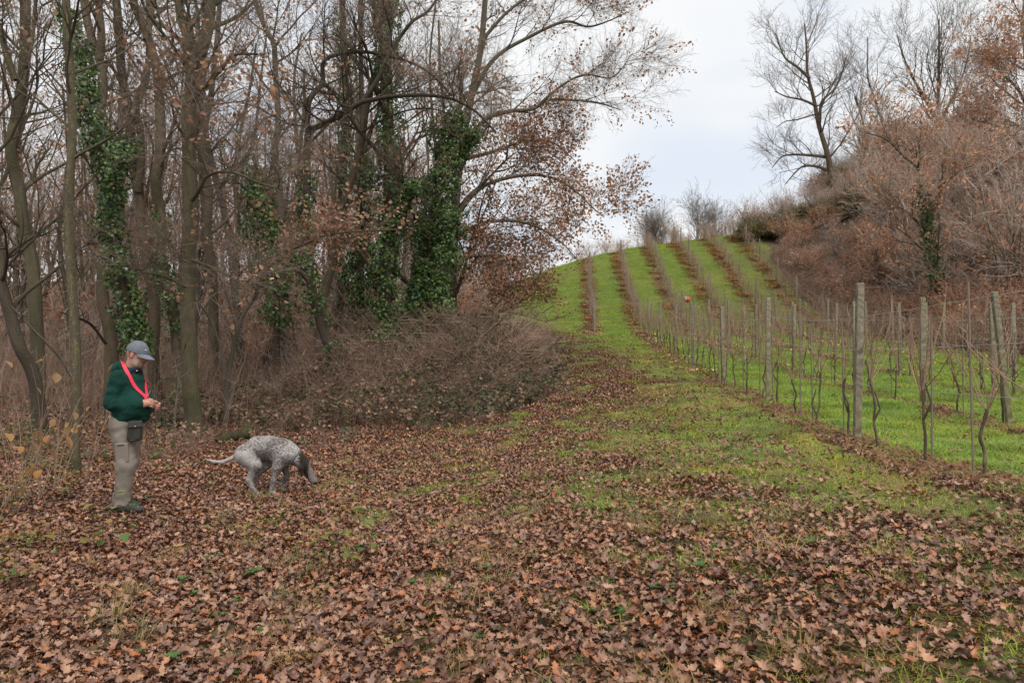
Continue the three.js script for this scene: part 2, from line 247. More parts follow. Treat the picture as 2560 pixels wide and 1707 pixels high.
// turned soil along the vine rows
{
  const r = rng(31), cl = [0, 1].map((k) => { const g = new THREE.IcosahedronGeometry(0.05, 2), p = g.attributes.position; for (let i = 0; i < p.count; i++) { const x = p.getX(i), y = p.getY(i), z = p.getZ(i), q = 1 + 0.6 * n3(x * 26 + k * 9, y * 26, z * 26) + 0.35 * n3(x * 70, y * 70, z * 70); p.setXYZ(i, x * q * 1.3, y * q * 0.75, z * q); } g.computeVertexNormals(); return g; });
  const L = [[], []], C = [[], []];
  for (let k = 0; k < 60000; k++) { const row = pick([3.52, 3.52, 3.52, 6.2, 6.2, 8.9, 11.6, 14.3], r), d = lerp(4.5, 38, Math.pow(r(), 1.5)), x = row + SL * d + (r() - 0.55) * 0.75; if (x > 0.8 * d + 0.5) continue; const q = ground(x, -d); if (r() > q.soil * (row < 4 ? 0.9 : 0.5)) continue; const j = r() < 0.5 ? 0 : 1; L[j].push(M4(x, H(x, -d) + 0.012, -d, r() * 3, r() * 6, r() * 3, 0.2 + r() * r() * 0.9)); const b = 0.7 + r() * 0.6; C[j].push(new THREE.Color(b, b * 0.98, b * 0.95)); }
  const m = new THREE.MeshStandardMaterial({ color: new THREE.Color(0.2, 0.11, 0.058), roughness: 0.95, bumpMap: soilBump, bumpScale: 0.004 });
  L.forEach((l, k) => tag(scatter(numbered('tilled_soil'), cl[k], m, l, C[k]), 'clods of dark brown soil turned along the vine rows', 'soil', 'turned soil', 'stuff'));
}
// ---------------------------------------------------------------- bark, twigs, tree builder
const barkTex = tex(512, (u, v) => { const w = tn(u, v, 5, 2) * 0.03, f = Math.abs(tn(u + w, v * 0.35 + w, 34, 1)), g = tn(u, v, 60, 8), m = tn(u, v, 6, 5); const k = 0.50 + 0.30 * Math.pow(f, 0.6) + 0.10 * g; return [k * (1 + 0.05 * m), k * (1 + 0.03 * m), k * (0.96 - 0.06 * m)]; });
const barkBump = tex(512, (u, v) => { const w = tn(u, v, 5, 2) * 0.03, f = Math.abs(tn(u + w, v * 0.35 + w, 34, 1)), k = 0.25 + 0.75 * Math.pow(f, 0.6); return [k, k, k]; }, false);
const barkMat = new THREE.MeshStandardMaterial({ vertexColors: true, map: barkTex, bumpMap: barkBump, bumpScale: 0.012, roughness: 0.92 });
const twigMat = new THREE.MeshStandardMaterial({ vertexColors: true, roughness: 0.85 });
const leafThin = new THREE.MeshPhysicalMaterial({ vertexColors: true, roughness: 0.75, side: THREE.DoubleSide, transmission: 0.5, thickness: 0, specularIntensity: 0.5 });
const ivyMat = new THREE.MeshPhysicalMaterial({ vertexColors: true, roughness: 0.42, side: THREE.DoubleSide, transmission: 0.12, thickness: 0 });
const BARK = { brown: [0.29, 0.205, 0.135], olive: [0.28, 0.225, 0.135], grey: [0.33, 0.27, 0.215], dark: [0.18, 0.13, 0.088] };
// a spray of fine twigs, one metre long, growing along +y
function sprayGeo(seed, col, thick = 1, n = 7, droop = 0) {
  const r = rng(seed), mb = new MB();
  const go = (p, dir, len, rad, lev) => {
    const pts = [p.clone()], N = lev === 0 ? 5 : 3, q = p.clone(), d = dir.clone();
    for (let k = 1; k <= N; k++) { d.x += (r() - 0.5) * 0.35; d.z += (r() - 0.5) * 0.35; d.y += (r() - 0.5) * 0.2 - droop * 0.1; d.normalize(); q.addScaledVector(d, len / N); pts.push(q.clone()); }
    mb.tube(pts, pts.map((_, k) => rad * (1 - 0.75 * k / N)), 3, shade(col, 0.8 + r() * 0.4));
    if (lev < 2) { const m = lev === 0 ? n : 3; for (let k = 0; k < m; k++) { const t = 0.12 + 0.88 * (k + r() * 0.6) / m, i = Math.min(N - 1, Math.floor(t * N)), f = t * N - i, o = pts[i].clone().lerp(pts[Math.min(N, i + 1)], clamp(f, 0, 1)); const ax = V(r() - 0.5, r() - 0.5, r() - 0.5).normalize(), nd = d.clone().lerp(dir, 0.5).applyAxisAngle(ax, 0.55 + r() * 0.6).normalize(); go(o, nd, len * (lev === 0 ? 0.5 : 0.4) * (0.6 + r() * 0.6) * (1 - 0.4 * t), rad * 0.6, lev + 1); } }
  };
  go(V(0, 0, 0), V(0, 1, 0), 1, 0.006 * thick, 0);
  return mb.geo();
}
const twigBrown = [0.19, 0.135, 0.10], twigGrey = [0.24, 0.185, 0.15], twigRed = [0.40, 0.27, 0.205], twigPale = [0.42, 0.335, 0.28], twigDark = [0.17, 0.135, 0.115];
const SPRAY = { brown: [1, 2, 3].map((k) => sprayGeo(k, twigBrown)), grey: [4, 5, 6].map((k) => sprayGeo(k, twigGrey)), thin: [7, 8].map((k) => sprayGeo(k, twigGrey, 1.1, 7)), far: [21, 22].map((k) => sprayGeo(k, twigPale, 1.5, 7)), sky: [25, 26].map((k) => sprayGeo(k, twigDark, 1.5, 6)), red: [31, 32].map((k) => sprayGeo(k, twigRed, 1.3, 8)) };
// a cluster of dead oak leaves hanging about a twig half a metre long
function leafClump(seed, cols, n, L, spread = 0.5) { const r = rng(seed), mb = new MB(); for (let k = 0; k < n; k++) { const a = r() * 6.28, q = 0.03 + 0.14 * r(); plainLeaf(mb, M4(Math.cos(a) * q, spread * (k + r()) / n, Math.sin(a) * q, 0.5 + r() * 1.6, a + (r() - 0.5) * 2, (r() - 0.5) * 1.6), shade(pick(cols, r), 0.7 + r() * 0.6), r, L * (0.7 + r() * 0.6), 0.36); } return mb.geo(true); }
const oakCols = [[0.42, 0.23, 0.135], [0.34, 0.175, 0.10], [0.48, 0.285, 0.17], [0.30, 0.155, 0.09]], tanCols = [[0.36, 0.21, 0.135], [0.30, 0.16, 0.10], [0.40, 0.25, 0.17]], goldCols = [[0.40, 0.19, 0.045], [0.33, 0.15, 0.05], [0.28, 0.12, 0.05]], redCols = [[0.34, 0.17, 0.09], [0.30, 0.17, 0.11]];
const CLUMP = { oak: [0, 1, 2].map((k) => leafClump(400 + k, oakCols, 9, 0.085)), tan: [0, 1].map((k) => leafClump(420 + k, tanCols, 9, 0.085)), gold: [0, 1].map((k) => leafClump(430 + k, goldCols, 8, 0.09)), rust: [0, 1].map((k) => leafClump(450 + k, [...oakCols, ...redCols].map((c) => shade(c, 1.25)), 8, 0.1)), sparse: [0].map((k) => leafClump(440 + k, oakCols, 3, 0.075)) };
const ivyCols = [[0.035, 0.085, 0.02], [0.055, 0.125, 0.025], [0.026, 0.062, 0.02], [0.085, 0.16, 0.03], [0.022, 0.05, 0.018], [0.12, 0.16, 0.03]];
function ivyClump(seed, n, R, L) { const r = rng(seed), mb = new MB(); for (let k = 0; k < n; k++) { const a = r() * 6.28, q = Math.sqrt(r()) * R, h = r() * R * 0.7; ivyLeaf(mb, M4(Math.cos(a) * q, h, Math.sin(a) * q, 0.5 + (r() - 0.5) * 1.2, r() * 6.28, (r() - 0.5) * 1.1), shade(pick(ivyCols, r), 0.75 + r() * 0.6), r, L * (0.6 + r() * 0.7)); } return mb.geo(true); }
const IVY = [ivyClump(500, 16, 0.14, 0.075), ivyClump(501, 16, 0.14, 0.07), ivyClump(502, 18, 0.17, 0.085)];

const smoothPath = (pts, n) => new THREE.CatmullRomCurve3(pts, false, 'centripetal').getPoints(n);
// One tree. o.stems: [{pts, r0, r1}] in world space, the first starts on the ground; the rest are forks and limbs.
function tree(name, label, group, o) {
  const r = rng(o.seed ?? 1), base = o.stems[0].pts[0].clone(), root = thing(name, label, 'tree', base, group), mb = new MB(), bark = BARK[o.bark ?? 'brown'], sprays = [], tips = [], ivyAt = [];
  const loc = (p) => p.clone().sub(base), off = (o.seed ?? 1) * 7.3;
  const barkCol = (p, a) => { const m = sstep(0.15, 0.6, n3(p.x * 1.3 + off, p.y * 0.5, p.z * 1.3) + 0.35 * n3(p.x * 7, p.y * 3, p.z * 7 + off)) * (o.moss ?? 0.45), v = 0.85 + 0.25 * n3(p.x * 3 + off, p.y * 1.2, a); return [lerp(bark[0], 0.15, m) * v, lerp(bark[1], 0.15, m) * v, lerp(bark[2], 0.055, m) * v]; };
  const T = V(), grow = (p, dir, len, rad, lev) => {
    const N = lev === 1 ? 6 : lev === 2 ? 4 : 3, pts = [p.clone()], q = p.clone(), d = dir.clone(), bend = V(r() - 0.5, 0, r() - 0.5).multiplyScalar(0.3);
    for (let k = 1; k <= N; k++) { d.add(bend.clone().multiplyScalar(0.4)).add(T.set((r() - 0.5) * 0.42, (r() - 0.5) * 0.3 + (o.up ?? 0.08), (r() - 0.5) * 0.42)).normalize(); q.addScaledVector(d, len / N); pts.push(q.clone()); }
    const sides = lev === 1 ? 6 : lev === 2 ? 4 : 3;
    if (lev < 3 || !o.noFine) mb.tube(pts, pts.map((_, k) => rad * (1 - 0.7 * k / N)), sides, (pp) => barkCol(pp, 0), false, Math.max(0.12, rad * 6.28));
    if (lev < (o.levels ?? 3)) {
      const m = Math.max(1, Math.round((o.kids ?? [6, 5])[lev - 1] * (o.dense ?? 0.7) * (0.7 + r() * 0.6)));
      for (let k = 0; k < m; k++) { const t = 0.22 + 0.78 * (k + r()) / m, i = Math.min(N - 1, Math.floor(t * N)), o2 = pts[i].clone().lerp(pts[i + 1], clamp(t * N - i, 0, 1)), nd = pts[i + 1].clone().sub(pts[i]).normalize().applyAxisAngle(V(r() - 0.5, (r() - 0.5) * 0.6, r() - 0.5).normalize(), 0.45 + r() * 0.6); grow(o2, nd, len * (0.42 + r() * 0.25), Math.max(0.005, rad * 0.5), lev + 1); }
    }
    if (lev >= (o.levels ?? 3) - (o.spreadSpray ? 1 : 0)) for (let k = 0; k < (o.perTip ?? 1); k++) { const t = (k + 0.5 + r() * 0.5) / (o.perTip ?? 1), i = Math.min(N - 1, Math.floor(t * N)), o2 = pts[i].clone().lerp(pts[i + 1], clamp(t * N - i, 0, 1)), nd = pts[i + 1].clone().sub(pts[i]).normalize().applyAxisAngle(V(r() - 0.5, r() - 0.5, r() - 0.5).normalize(), (r() - 0.3) * 0.9); sprays.push(mat4(o2, nd, r() * 6.28, (o.spray ?? 0.9) * (0.6 + r() * 0.7))); tips.push([o2, nd]); }
  };
  o.stems.forEach((s, si) => {
    const pts = smoothPath(s.pts.map(loc), s.n ?? 26), N = pts.length - 1, flare = si === 0 && !s.noFlare;
    mb.tube(pts, (t, a) => { const f = flare ? 1 + 0.75 * Math.exp(-t * 22) * (1 + 0.25 * Math.sin(a * 4 + off)) : 1; return lerp(s.r0, s.r1, Math.pow(t, 0.85)) * f * (1 + 0.07 * Math.sin(a * 3 + t * 9 + off) + 0.05 * n3(Math.cos(a) * 1.5, t * 14, Math.sin(a) * 1.5 + off)); }, s.r0 > 0.05 ? 12 : 7, (p, a) => barkCol(p, a), true, Math.max(0.2, s.r0 * 7));
    const nb = s.branches ?? 10, from = s.from ?? 0.3;
    for (let k = 0; k < nb; k++) {
      const t = from + (1 - from) * (k + r() * 0.9) / nb, i = Math.min(N - 1, Math.floor(t * N)), p = pts[i], tan = pts[i + 1].clone().sub(p).normalize(), az = s.az ? s.az[0] + (r() - 0.5) * s.az[1] : r() * 6.28, el = (s.el ?? 0.55) + (r() - 0.5) * 0.7;
      const dir = V(Math.cos(az) * Math.cos(el), Math.sin(el), Math.sin(az) * Math.cos(el)).addScaledVector(tan, s.follow ?? 0.3).normalize(), rr = lerp(s.r0, s.r1, t);
      grow(p, dir, (s.len ?? 3) * (0.55 + r() * 0.7) * (1 - 0.35 * t), clamp(rr * 0.42, 0.012, 0.09), 1);
    }
    if (s.ivy) { const [t0, t1, R, cnt] = s.ivy; for (let k = 0; k < cnt; k++) { const t = lerp(t0, t1, Math.pow(r(), 0.9)), i = Math.min(N - 1, Math.floor(t * N)), p = pts[i].clone().lerp(pts[i + 1], clamp(t * N - i, 0, 1)), a = r() * 6.28, lump = R * (0.3 + 1.05 * Math.max(0, 0.25 + n3(t * 9, a * 0.5, off))), q = lerp(s.r0, s.r1, t) + lump * Math.sqrt(r()), dir = V(Math.cos(a), 0.15 + (r() - 0.5) * 0.9, Math.sin(a)).normalize(); p.x += Math.cos(a) * q; p.z += Math.sin(a) * q; ivyAt.push(mat4(p, dir, r() * 6.28, 0.8 + r() * 0.6)); } }
  });
  part('trunk', mb.geo(), barkMat, root);
  if (sprays.length) { const gs = SPRAY[o.sprayKind ?? 'brown'], lists = gs.map(() => []); sprays.forEach((m, k) => lists[k % gs.length].push(m)); lists.forEach((l, k) => l.length && scatter('crown', gs[k], twigMat, l, null, root)); }
  if (o.leaf) {
    const gs = CLUMP[o.leaf.kind ?? 'oak'], lists = gs.map(() => []), cols = gs.map(() => []);
    tips.forEach(([p, d]) => { const w = o.leaf.where ? o.leaf.where(p.clone().add(base)) : 1; for (let k = 0; k < (o.leaf.per ?? 1); k++) if (r() < (o.leaf.p ?? 0.5) * w) { const j = Math.floor(r() * gs.length), nd = d.clone().add(V((r() - 0.5) * 1.2, (r() - 0.7) * 0.8, (r() - 0.5) * 1.2)).normalize(); lists[j].push(mat4(p.clone().addScaledVector(d, r() * 0.5).add(V((r() - 0.5) * 0.8, (r() - 0.5) * 0.7, (r() - 0.5) * 0.8)), nd, r() * 6.28, (o.leaf.size ?? 1) * (0.7 + r() * 0.6))); const b = 0.75 + r() * 0.5; cols[j].push(new THREE.Color(b, b * (0.94 + r() * 0.1), b * (0.9 + r() * 0.15))); } });
    lists.forEach((l, k) => l.length && scatter('leaves', gs[k], leafThin, l, cols[k], root));
  }
  if (ivyAt.length) { const lists = IVY.map(() => []); ivyAt.forEach((m, k) => lists[k % 3].push(m)); lists.forEach((l, k) => l.length && scatter('ivy', IVY[k], ivyMat, l, null, root)); }
  return root;
}
// trunk given by its pixels in the photograph (top to bottom reversed: from the ground up) at one distance
function stemAt(d, px, r0, r1, extra = {}) {
  const pts = px.map(([u, v, dd]) => at(u, v, dd ?? d));
  if (extra.ground !== false) { const a = pts[0], y = H(a.x, a.z) - 0.12; if (a.y > y + 0.1) { const b = pts[1], k = clamp((a.y - y) / Math.max(0.3, b.y - a.y), 0, 2) * 0.5; pts.unshift(V(a.x + (a.x - b.x) * k, y, a.z)); pts[0].y = H(pts[0].x, pts[0].z) - 0.12; } else { a.y = y; } }
  const w = extra.wob ?? 0.25; pts.forEach((p, k) => { if (k) p.z += w * n2(k * 0.7 + d, px[0][0] * 0.01) * Math.min(1, k / 2); });
  return { pts, r0, r1, ...extra };
}
const px = (w, d) => w / 2 * d / F;   // half a width in pixels -> radius in metres

// ---------------------------------------------------------------- the wood on the left: trees one can tell apart
const WOOD = 'trees along the edge of the wood';
tree('woodland_tree', 'dark trunk leaning left at the wood, cut by the left picture edge', WOOD, { seed: 1, bark: 'dark', stems: [stemAt(14, [[92, 1040], [80, 925], [60, 870], [30, 790], [0, 695], [-20, 640], [-60, 480], [-90, 250], [-100, 0]], px(34, 14), px(20, 14), { branches: 8, from: 0.45, len: 3.2, az: [0.2, 3] })] });
tree('woodland_tree', 'forked brown trunk rising near the left picture edge', WOOD, { seed: 2, bark: 'olive', kids: [6, 6], leaf: { p: 0.12, kind: 'oak' }, stems: [stemAt(21, [[92, 930], [84, 743], [66, 633], [50, 560], [35, 439], [31, 384], [40, 256], [55, 146], [64, 0], [70, -160]], px(32, 21), px(22, 21), { branches: 9, from: 0.35, len: 4 }), { ...stemAt(21, [[36, 200], [18, 130], [-6, 60], [-20, -60]], px(18, 21), px(12, 21), { ground: false, branches: 4 }) }] });
tree('woodland_tree', 'slim olive trunk just behind the man, reaching the bottom leaves', WOOD, { seed: 3, bark: 'olive', moss: 0.7, kids: [5, 5], leaf: { p: 0.22, kind: 'tan', size: 0.9 }, stems: [stemAt(10.3, [[190, 1176], [190, 1130], [190, 999], [183, 852], [172, 670], [168, 560], [176, 439], [179, 329], [176, 219], [168, 146], [170, 110], [161, 0], [158, -150], [150, -300]], px(25, 10.3), px(17, 10.3), { n: 40, branches: 9, from: 0.5, len: 2.3, wob: 0.06, el: 0.35 })] });
tree('woodland_tree', 'leaning trunk wrapped in dark ivy behind the slim olive trunk', WOOD, { seed: 4, bark: 'dark', kids: [4, 4], stems: [stemAt(16, [[345, 960], [336, 871], [314, 779], [292, 651], [278, 570], [271, 475], [249, 366], [219, 256], [195, 140], [179, 55], [165, -120]], px(24, 16), px(12, 16), { branches: 6, from: 0.5, len: 2.4, ivy: [0.16, 0.92, 0.26, 560] }), { ...stemAt(15.6, [[285, 500], [300, 420], [316, 350]], 0.02, 0.01, { ground: false, branches: 3, len: 0.6, ivy: [0, 1, 0.35, 90] }) }] });
tree('woodland_tree', 'crooked forked trunk directly left of the man', WOOD, { seed: 5, bark: 'brown', moss: 0.6, kids: [5, 5], leaf: { p: 0.1 }, stems: [stemAt(19, [[279, 1045], [278, 926], [270, 834], [252, 743], [256, 651], [268, 570], [256, 512], [238, 420], [238, 329], [252, 274], [256, 219], [245, 146], [227, 91], [208, 0], [200, -140]], px(31, 19), px(18, 19), { n: 40, branches: 9, from: 0.5, len: 3, wob: 0.1 }), { ...stemAt(19, [[246, 150], [256, 91], [249, 0], [246, -140]], px(21, 19), px(14, 19), { ground: false, branches: 4 }) }] });
tree('woodland_tree', 'double stemmed brown tree rising above the cap of the man', WOOD, { seed: 6, bark: 'brown', kids: [5, 6], leaf: { p: 0.12 }, stems: [stemAt(21, [[388, 1000], [384, 926], [380, 743], [366, 633], [349, 565], [344, 494], [329, 402], [325, 292], [307, 183], [303, 91], [292, 0], [284, -150]], px(29, 21), px(18, 21), { branches: 9, from: 0.45, len: 3.4 }), { ...stemAt(21, [[344, 480], [355, 402], [347, 329], [344, 263], [362, 219], [366, 146], [364, 37], [372, -140]], px(20, 21), px(13, 21), { ground: false, branches: 6 }) }] });
tree('woodland_tree', 'stout bent trunk with ivy on its foot behind the man', WOOD, { seed: 7, bark: 'brown', kids: [5, 6], stems: [stemAt(20, [[452, 1020], [446, 944], [435, 816], [424, 725], [406, 633], [396, 548], [395, 457], [402, 420], [406, 366], [399, 293], [388, 219], [384, 165], [358, 73], [336, 0], [318, -120]], px(30, 20), px(20, 20), { n: 36, branches: 8, from: 0.5, len: 3.2, ivy: [0.05, 0.42, 0.14, 150] }), { ...stemAt(20, [[366, 100], [374, 40], [380, -100]], px(18, 20), px(12, 20), { ground: false, branches: 3 }) }] });
tree('oak_tree', 'stout upright oak trunk with a Y fork between man and dog', WOOD, { seed: 8, bark: 'olive', moss: 0.75, kids: [6, 6], leaf: { p: 0.16 }, stems: [stemAt(14.6, [[487, 1098], [484, 1040], [479, 962], [472, 816], [464, 670], [475, 560], [472, 402], [472, 293], [475, 219], [482, 170], [508, 121], [519, 55], [526, 0], [534, -160]], px(44, 14.6), px(26, 14.6), { n: 44, branches: 8, from: 0.55, len: 2.6, wob: 0.08, el: 0.4 }), { ...stemAt(14.6, [[478, 175], [472, 128], [461, 73], [450, 0], [440, -140]], px(25, 14.6), px(16, 14.6), { ground: false, branches: 5, len: 2.2 }) },
  { ...stemAt(14.4, [[474, 258], [512, 219, 14], [548, 175, 13.8], [592, 146, 13.7], [640, 130, 13.6]], px(13, 14), px(5, 14), { ground: false, branches: 7, from: 0.2, len: 1.2 }) }, { ...stemAt(14.4, [[480, 500], [500, 472, 14], [515, 442, 13.8], [585, 435, 13.6], [640, 453, 13.4], [700, 470, 13.2]], px(12, 14), px(4, 14), { ground: false, branches: 9, from: 0.2, len: 1.3, el: 0.2 }) },
  { ...stemAt(14.4, [[480, 650], [548, 677, 14], [592, 703, 13.8], [636, 732, 13.6]], px(9, 14), px(4, 14), { ground: false, branches: 5, from: 0.3, len: 1, el: 0.2 }) }, { ...stemAt(14.4, [[462, 716], [402, 688, 14], [325, 677, 13.6]], px(9, 14), px(3, 14), { ground: false, branches: 4, from: 0.3, len: 0.8 }) }, { ...stemAt(14.5, [[470, 360], [440, 300, 14], [420, 250, 13.6], [395, 220, 13.4]], px(8, 14), px(4, 14), { ground: false, branches: 5, len: 1 }) }] });
tree('woodland_tree', 'straight trunk standing close behind the Y forked oak', WOOD, { seed: 9, bark: 'brown', kids: [5, 6], leaf: { p: 0.1 }, stems: [stemAt(23, [[532, 930], [530, 852], [527, 706], [519, 570], [516, 475], [505, 366], [494, 256], [505, 183], [512, 73], [516, -100]], px(27, 23), px(16, 23), { branches: 9, from: 0.4, len: 3.2 })] });
tree('woodland_tree', 'thin bowed trunk right of the Y forked oak', WOOD, { seed: 10, bark: 'grey', kids: [5, 5], leaf: { p: 0.1 }, stems: [stemAt(25, [[600, 870], [596, 798], [583, 670], [566, 565], [530, 420], [516, 329], [522, 250], [535, 170], [540, 50], [548, -100]], px(21, 25), px(11, 25), { branches: 9, from: 0.35, len: 3.2 })] });
tree('woodland_tree', 'slender straight pole tree left of the long limbed tree', WOOD, { seed: 11, bark: 'grey', kids: [6, 6], leaf: { p: 0.15 }, stems: [stemAt(24, [[706, 880], [704, 700], [702, 570], [698, 475], [687, 366], [695, 329], [691, 256], [687, 183], [687, 110], [673, 91], [643, 18], [620, -90]], px(20, 24), px(11, 24), { branches: 12, from: 0.3, len: 3.4 })] });
const limbTree = tree('oak_tree', 'dark leaning oak stretching one long horizontal limb to the right', WOOD, { seed: 12, bark: 'dark', moss: 0.55, kids: [6, 6], leaf: { p: 0.06 }, stems: [stemAt(18, [[838, 915], [800, 805], [778, 718], [767, 610], [761, 548], [768, 457], [768, 366], [775, 329], [804, 311, 17.7], [860, 285, 17.3], [905, 256, 17], [930, 249, 16.9], [996, 238, 16.6], [1120, 243, 16.2], [1185, 275, 16], [1240, 330, 15.8]], px(28, 18), px(5, 17), { n: 52, branches: 16, from: 0.45, len: 2.2, wob: 0.05, el: 0.25, ivy: [0.05, 0.4, 0.1, 110] }),
  { ...stemAt(17, [[905, 256], [949, 190], [974, 135], [996, 95], [1033, 58], [1069, 18], [1120, -60]], px(13, 17), px(6, 17), { ground: false, branches: 8, from: 0.2, len: 2 }) }, { ...stemAt(18, [[768, 350], [775, 256], [801, 201], [812, 157], [860, 139], [923, 135], [996, 146], [1080, 190, 17], [1130, 240, 17]], px(15, 18), px(5, 18), { ground: false, branches: 10, from: 0.2, len: 2, el: 0.4 }) }, { ...stemAt(17.6, [[768, 700], [720, 640, 17.2], [680, 560, 17], [640, 500, 17], [610, 460, 17]], px(14, 17), px(7, 17), { ground: false, branches: 8, from: 0.2, len: 1.6, ivy: [0.1, 0.9, 0.16, 110] }) }, { ...stemAt(17.8, [[905, 330, 18], [960, 300, 17.4], [1010, 275, 17], [1080, 275, 16.6], [1140, 290, 16.4]], 0.03, 0.012, { ground: false, branches: 7, len: 1.2 }) }] });
tree('woodland_tree', 'reddish bare trunk slanting behind the long limbed oak', WOOD, { seed: 13, bark: 'brown', moss: 0.2, kids: [6, 6], leaf: { p: 0.1 }, stems: [stemAt(20, [[800, 800], [812, 716], [836, 641], [853, 541], [872, 475], [897, 384], [908, 329], [919, 263], [935, 180], [960, 90], [980, -40]], px(23, 20), px(13, 20), { branches: 10, from: 0.45, len: 3 })] });
tree('ivy_tree', 'tall ivy clad trunk in the middle of the wood edge', WOOD, { seed: 14, bark: 'dark', kids: [6, 6], leaf: { p: 0.08 }, stems: [stemAt(20, [[958, 860], [958, 820], [968, 653], [974, 435], [968, 218], [963, 0], [960, -160]], px(36, 20), px(26, 20), { branches: 12, from: 0.4, len: 3.4, ivy: [0.03, 0.98, 0.30, 900] }), { ...stemAt(19.6, [[964, 600], [1000, 520, 19.3], [1030, 480, 19], [1060, 440, 19]], 0.05, 0.02, { ground: false, branches: 5, len: 1.4, ivy: [0, 0.8, 0.22, 150] }) }] });
tree('ivy_tree', 'broad dark green ivy mass swallowing a trunk beside the brown oak', WOOD, { seed: 15, bark: 'dark', kids: [5, 5], stems: [stemAt(21, [[1030, 850], [1042, 780], [1055, 700], [1075, 560], [1110, 420], [1140, 300], [1165, 230]], px(40, 21), px(12, 21), { branches: 9, from: 0.35, len: 2.2, ivy: [0.05, 0.86, 0.55, 1300] }), { ...stemAt(20.6, [[1085, 800], [1100, 700], [1110, 600], [1125, 520]], px(26, 21), px(10, 21), { branches: 4, len: 1.6, ivy: [0.1, 1, 0.5, 620] }) }, { ...stemAt(21, [[1130, 420], [1180, 350, 20.6], [1200, 310, 20.4]], 0.04, 0.02, { ground: false, branches: 4, len: 1, ivy: [0, 0.8, 0.3, 90] }) }] });
tree('ivy_tree', 'slim ivy trunk left of the tall ivy clad trunk', WOOD, { seed: 16, bark: 'dark', kids: [6, 6], stems: [stemAt(25, [[850, 820], [852, 560], [858, 366], [860, 200], [856, 0], [852, -120]], px(22, 25), px(14, 25), { branches: 11, from: 0.35, len: 3.4, ivy: [0.08, 0.8, 0.2, 420] })] });
tree('ivy_tree', 'short ivy hung trunk behind the leaning oak foot', WOOD, { seed: 17, bark: 'dark', kids: [5, 5], stems: [stemAt(23, [[905, 850], [900, 700], [905, 560], [915, 420], [905, 300], [900, 100], [905, -80]], px(22, 23), px(10, 23), { branches: 9, from: 0.4, len: 3, ivy: [0.08, 0.6, 0.36, 520] })] });
tree('ivy_tree', 'bushy ivy trunk left of the leaning oak foot', WOOD, { seed: 18, bark: 'dark', kids: [4, 5], stems: [stemAt(21, [[690, 850], [688, 720], [670, 620], [650, 540], [655, 430]], px(20, 21), px(9, 21), { branches: 7, from: 0.4, len: 2, ivy: [0.25, 1, 0.5, 480] })] });
// the brown leaved oak that reaches over the path
const brownHold = (p) => sstep(0.2, 0.75, 0.62 + 0.5 * n3(p.x * 0.55, p.y * 0.55, p.z * 0.55));
tree('oak_tree', 'big oak keeping its brown leaves, branches hanging over the path', WOOD, { seed: 19, bark: 'grey', kids: [7, 6], up: 0.03, spray: 0.8, perTip: 1, spreadSpray: true, leaf: { p: 0.9, per: 2, kind: 'oak', where: (p) => brownHold(p) * (p.y > 10.6 ? 0.12 : 1) }, stems: [
  stemAt(24, [[1125, 860], [1128, 740], [1135, 560], [1150, 400], [1175, 250], [1200, 120], [1215, -40]], 0.24, 0.09, { branches: 10, from: 0.2, len: 3, az: [0.2, 3.4], el: 0.25 }),
  { ...stemAt(23.6, [[1150, 420], [1210, 300], [1270, 280], [1336, 272], [1369, 249], [1435, 252], [1500, 262], [1548, 278]], 0.1, 0.015, { ground: false, branches: 12, from: 0.25, len: 1.8, el: 0.3, follow: 0.5 }) },
  { ...stemAt(23.2, [[1336, 272], [1400, 215], [1460, 190], [1530, 190], [1560, 165], [1578, 132]], 0.05, 0.01, { ground: false, branches: 10, from: 0.2, len: 1.4, el: 0.3, follow: 0.6 }) },
  { ...stemAt(24.4, [[1170, 260], [1234, 150], [1325, 92], [1417, 58], [1472, 62], [1526, 55], [1567, 37]], 0.09, 0.012, { ground: false, branches: 12, from: 0.25, len: 1.7, el: 0.35, follow: 0.5 }) },
  { ...stemAt(23.6, [[1140, 540], [1200, 470], [1290, 440], [1370, 440], [1430, 470], [1480, 520], [1510, 545]], 0.09, 0.012, { ground: false, branches: 13, from: 0.2, len: 1.9, el: 0.2, follow: 0.5 }) },
  { ...stemAt(23, [[1138, 600], [1200, 560], [1280, 550], [1350, 570], [1410, 610], [1450, 660]], 0.08, 0.012, { ground: false, branches: 13, from: 0.2, len: 1.8, el: 0.1, follow: 0.5 }) },
  { ...stemAt(24.6, [[1150, 400], [1230, 380], [1310, 350], [1380, 360], [1440, 400]], 0.08, 0.012, { ground: false, branches: 12, from: 0.2, len: 1.7, el: 0.2, follow: 0.5 }) },
  { ...stemAt(22.6, [[1135, 640], [1190, 640], [1250, 640], [1310, 660], [1350, 690]], 0.06, 0.012, { ground: false, branches: 10, from: 0.2, len: 1.4, el: 0.05, follow: 0.5 }) },
  { ...stemAt(24, [[1205, 100], [1270, 30], [1340, -20], [1420, -30], [1490, 0]], 0.07, 0.012, { ground: false, branches: 11, from: 0.2, len: 1.9, el: 0.3, follow: 0.5 }) }] });
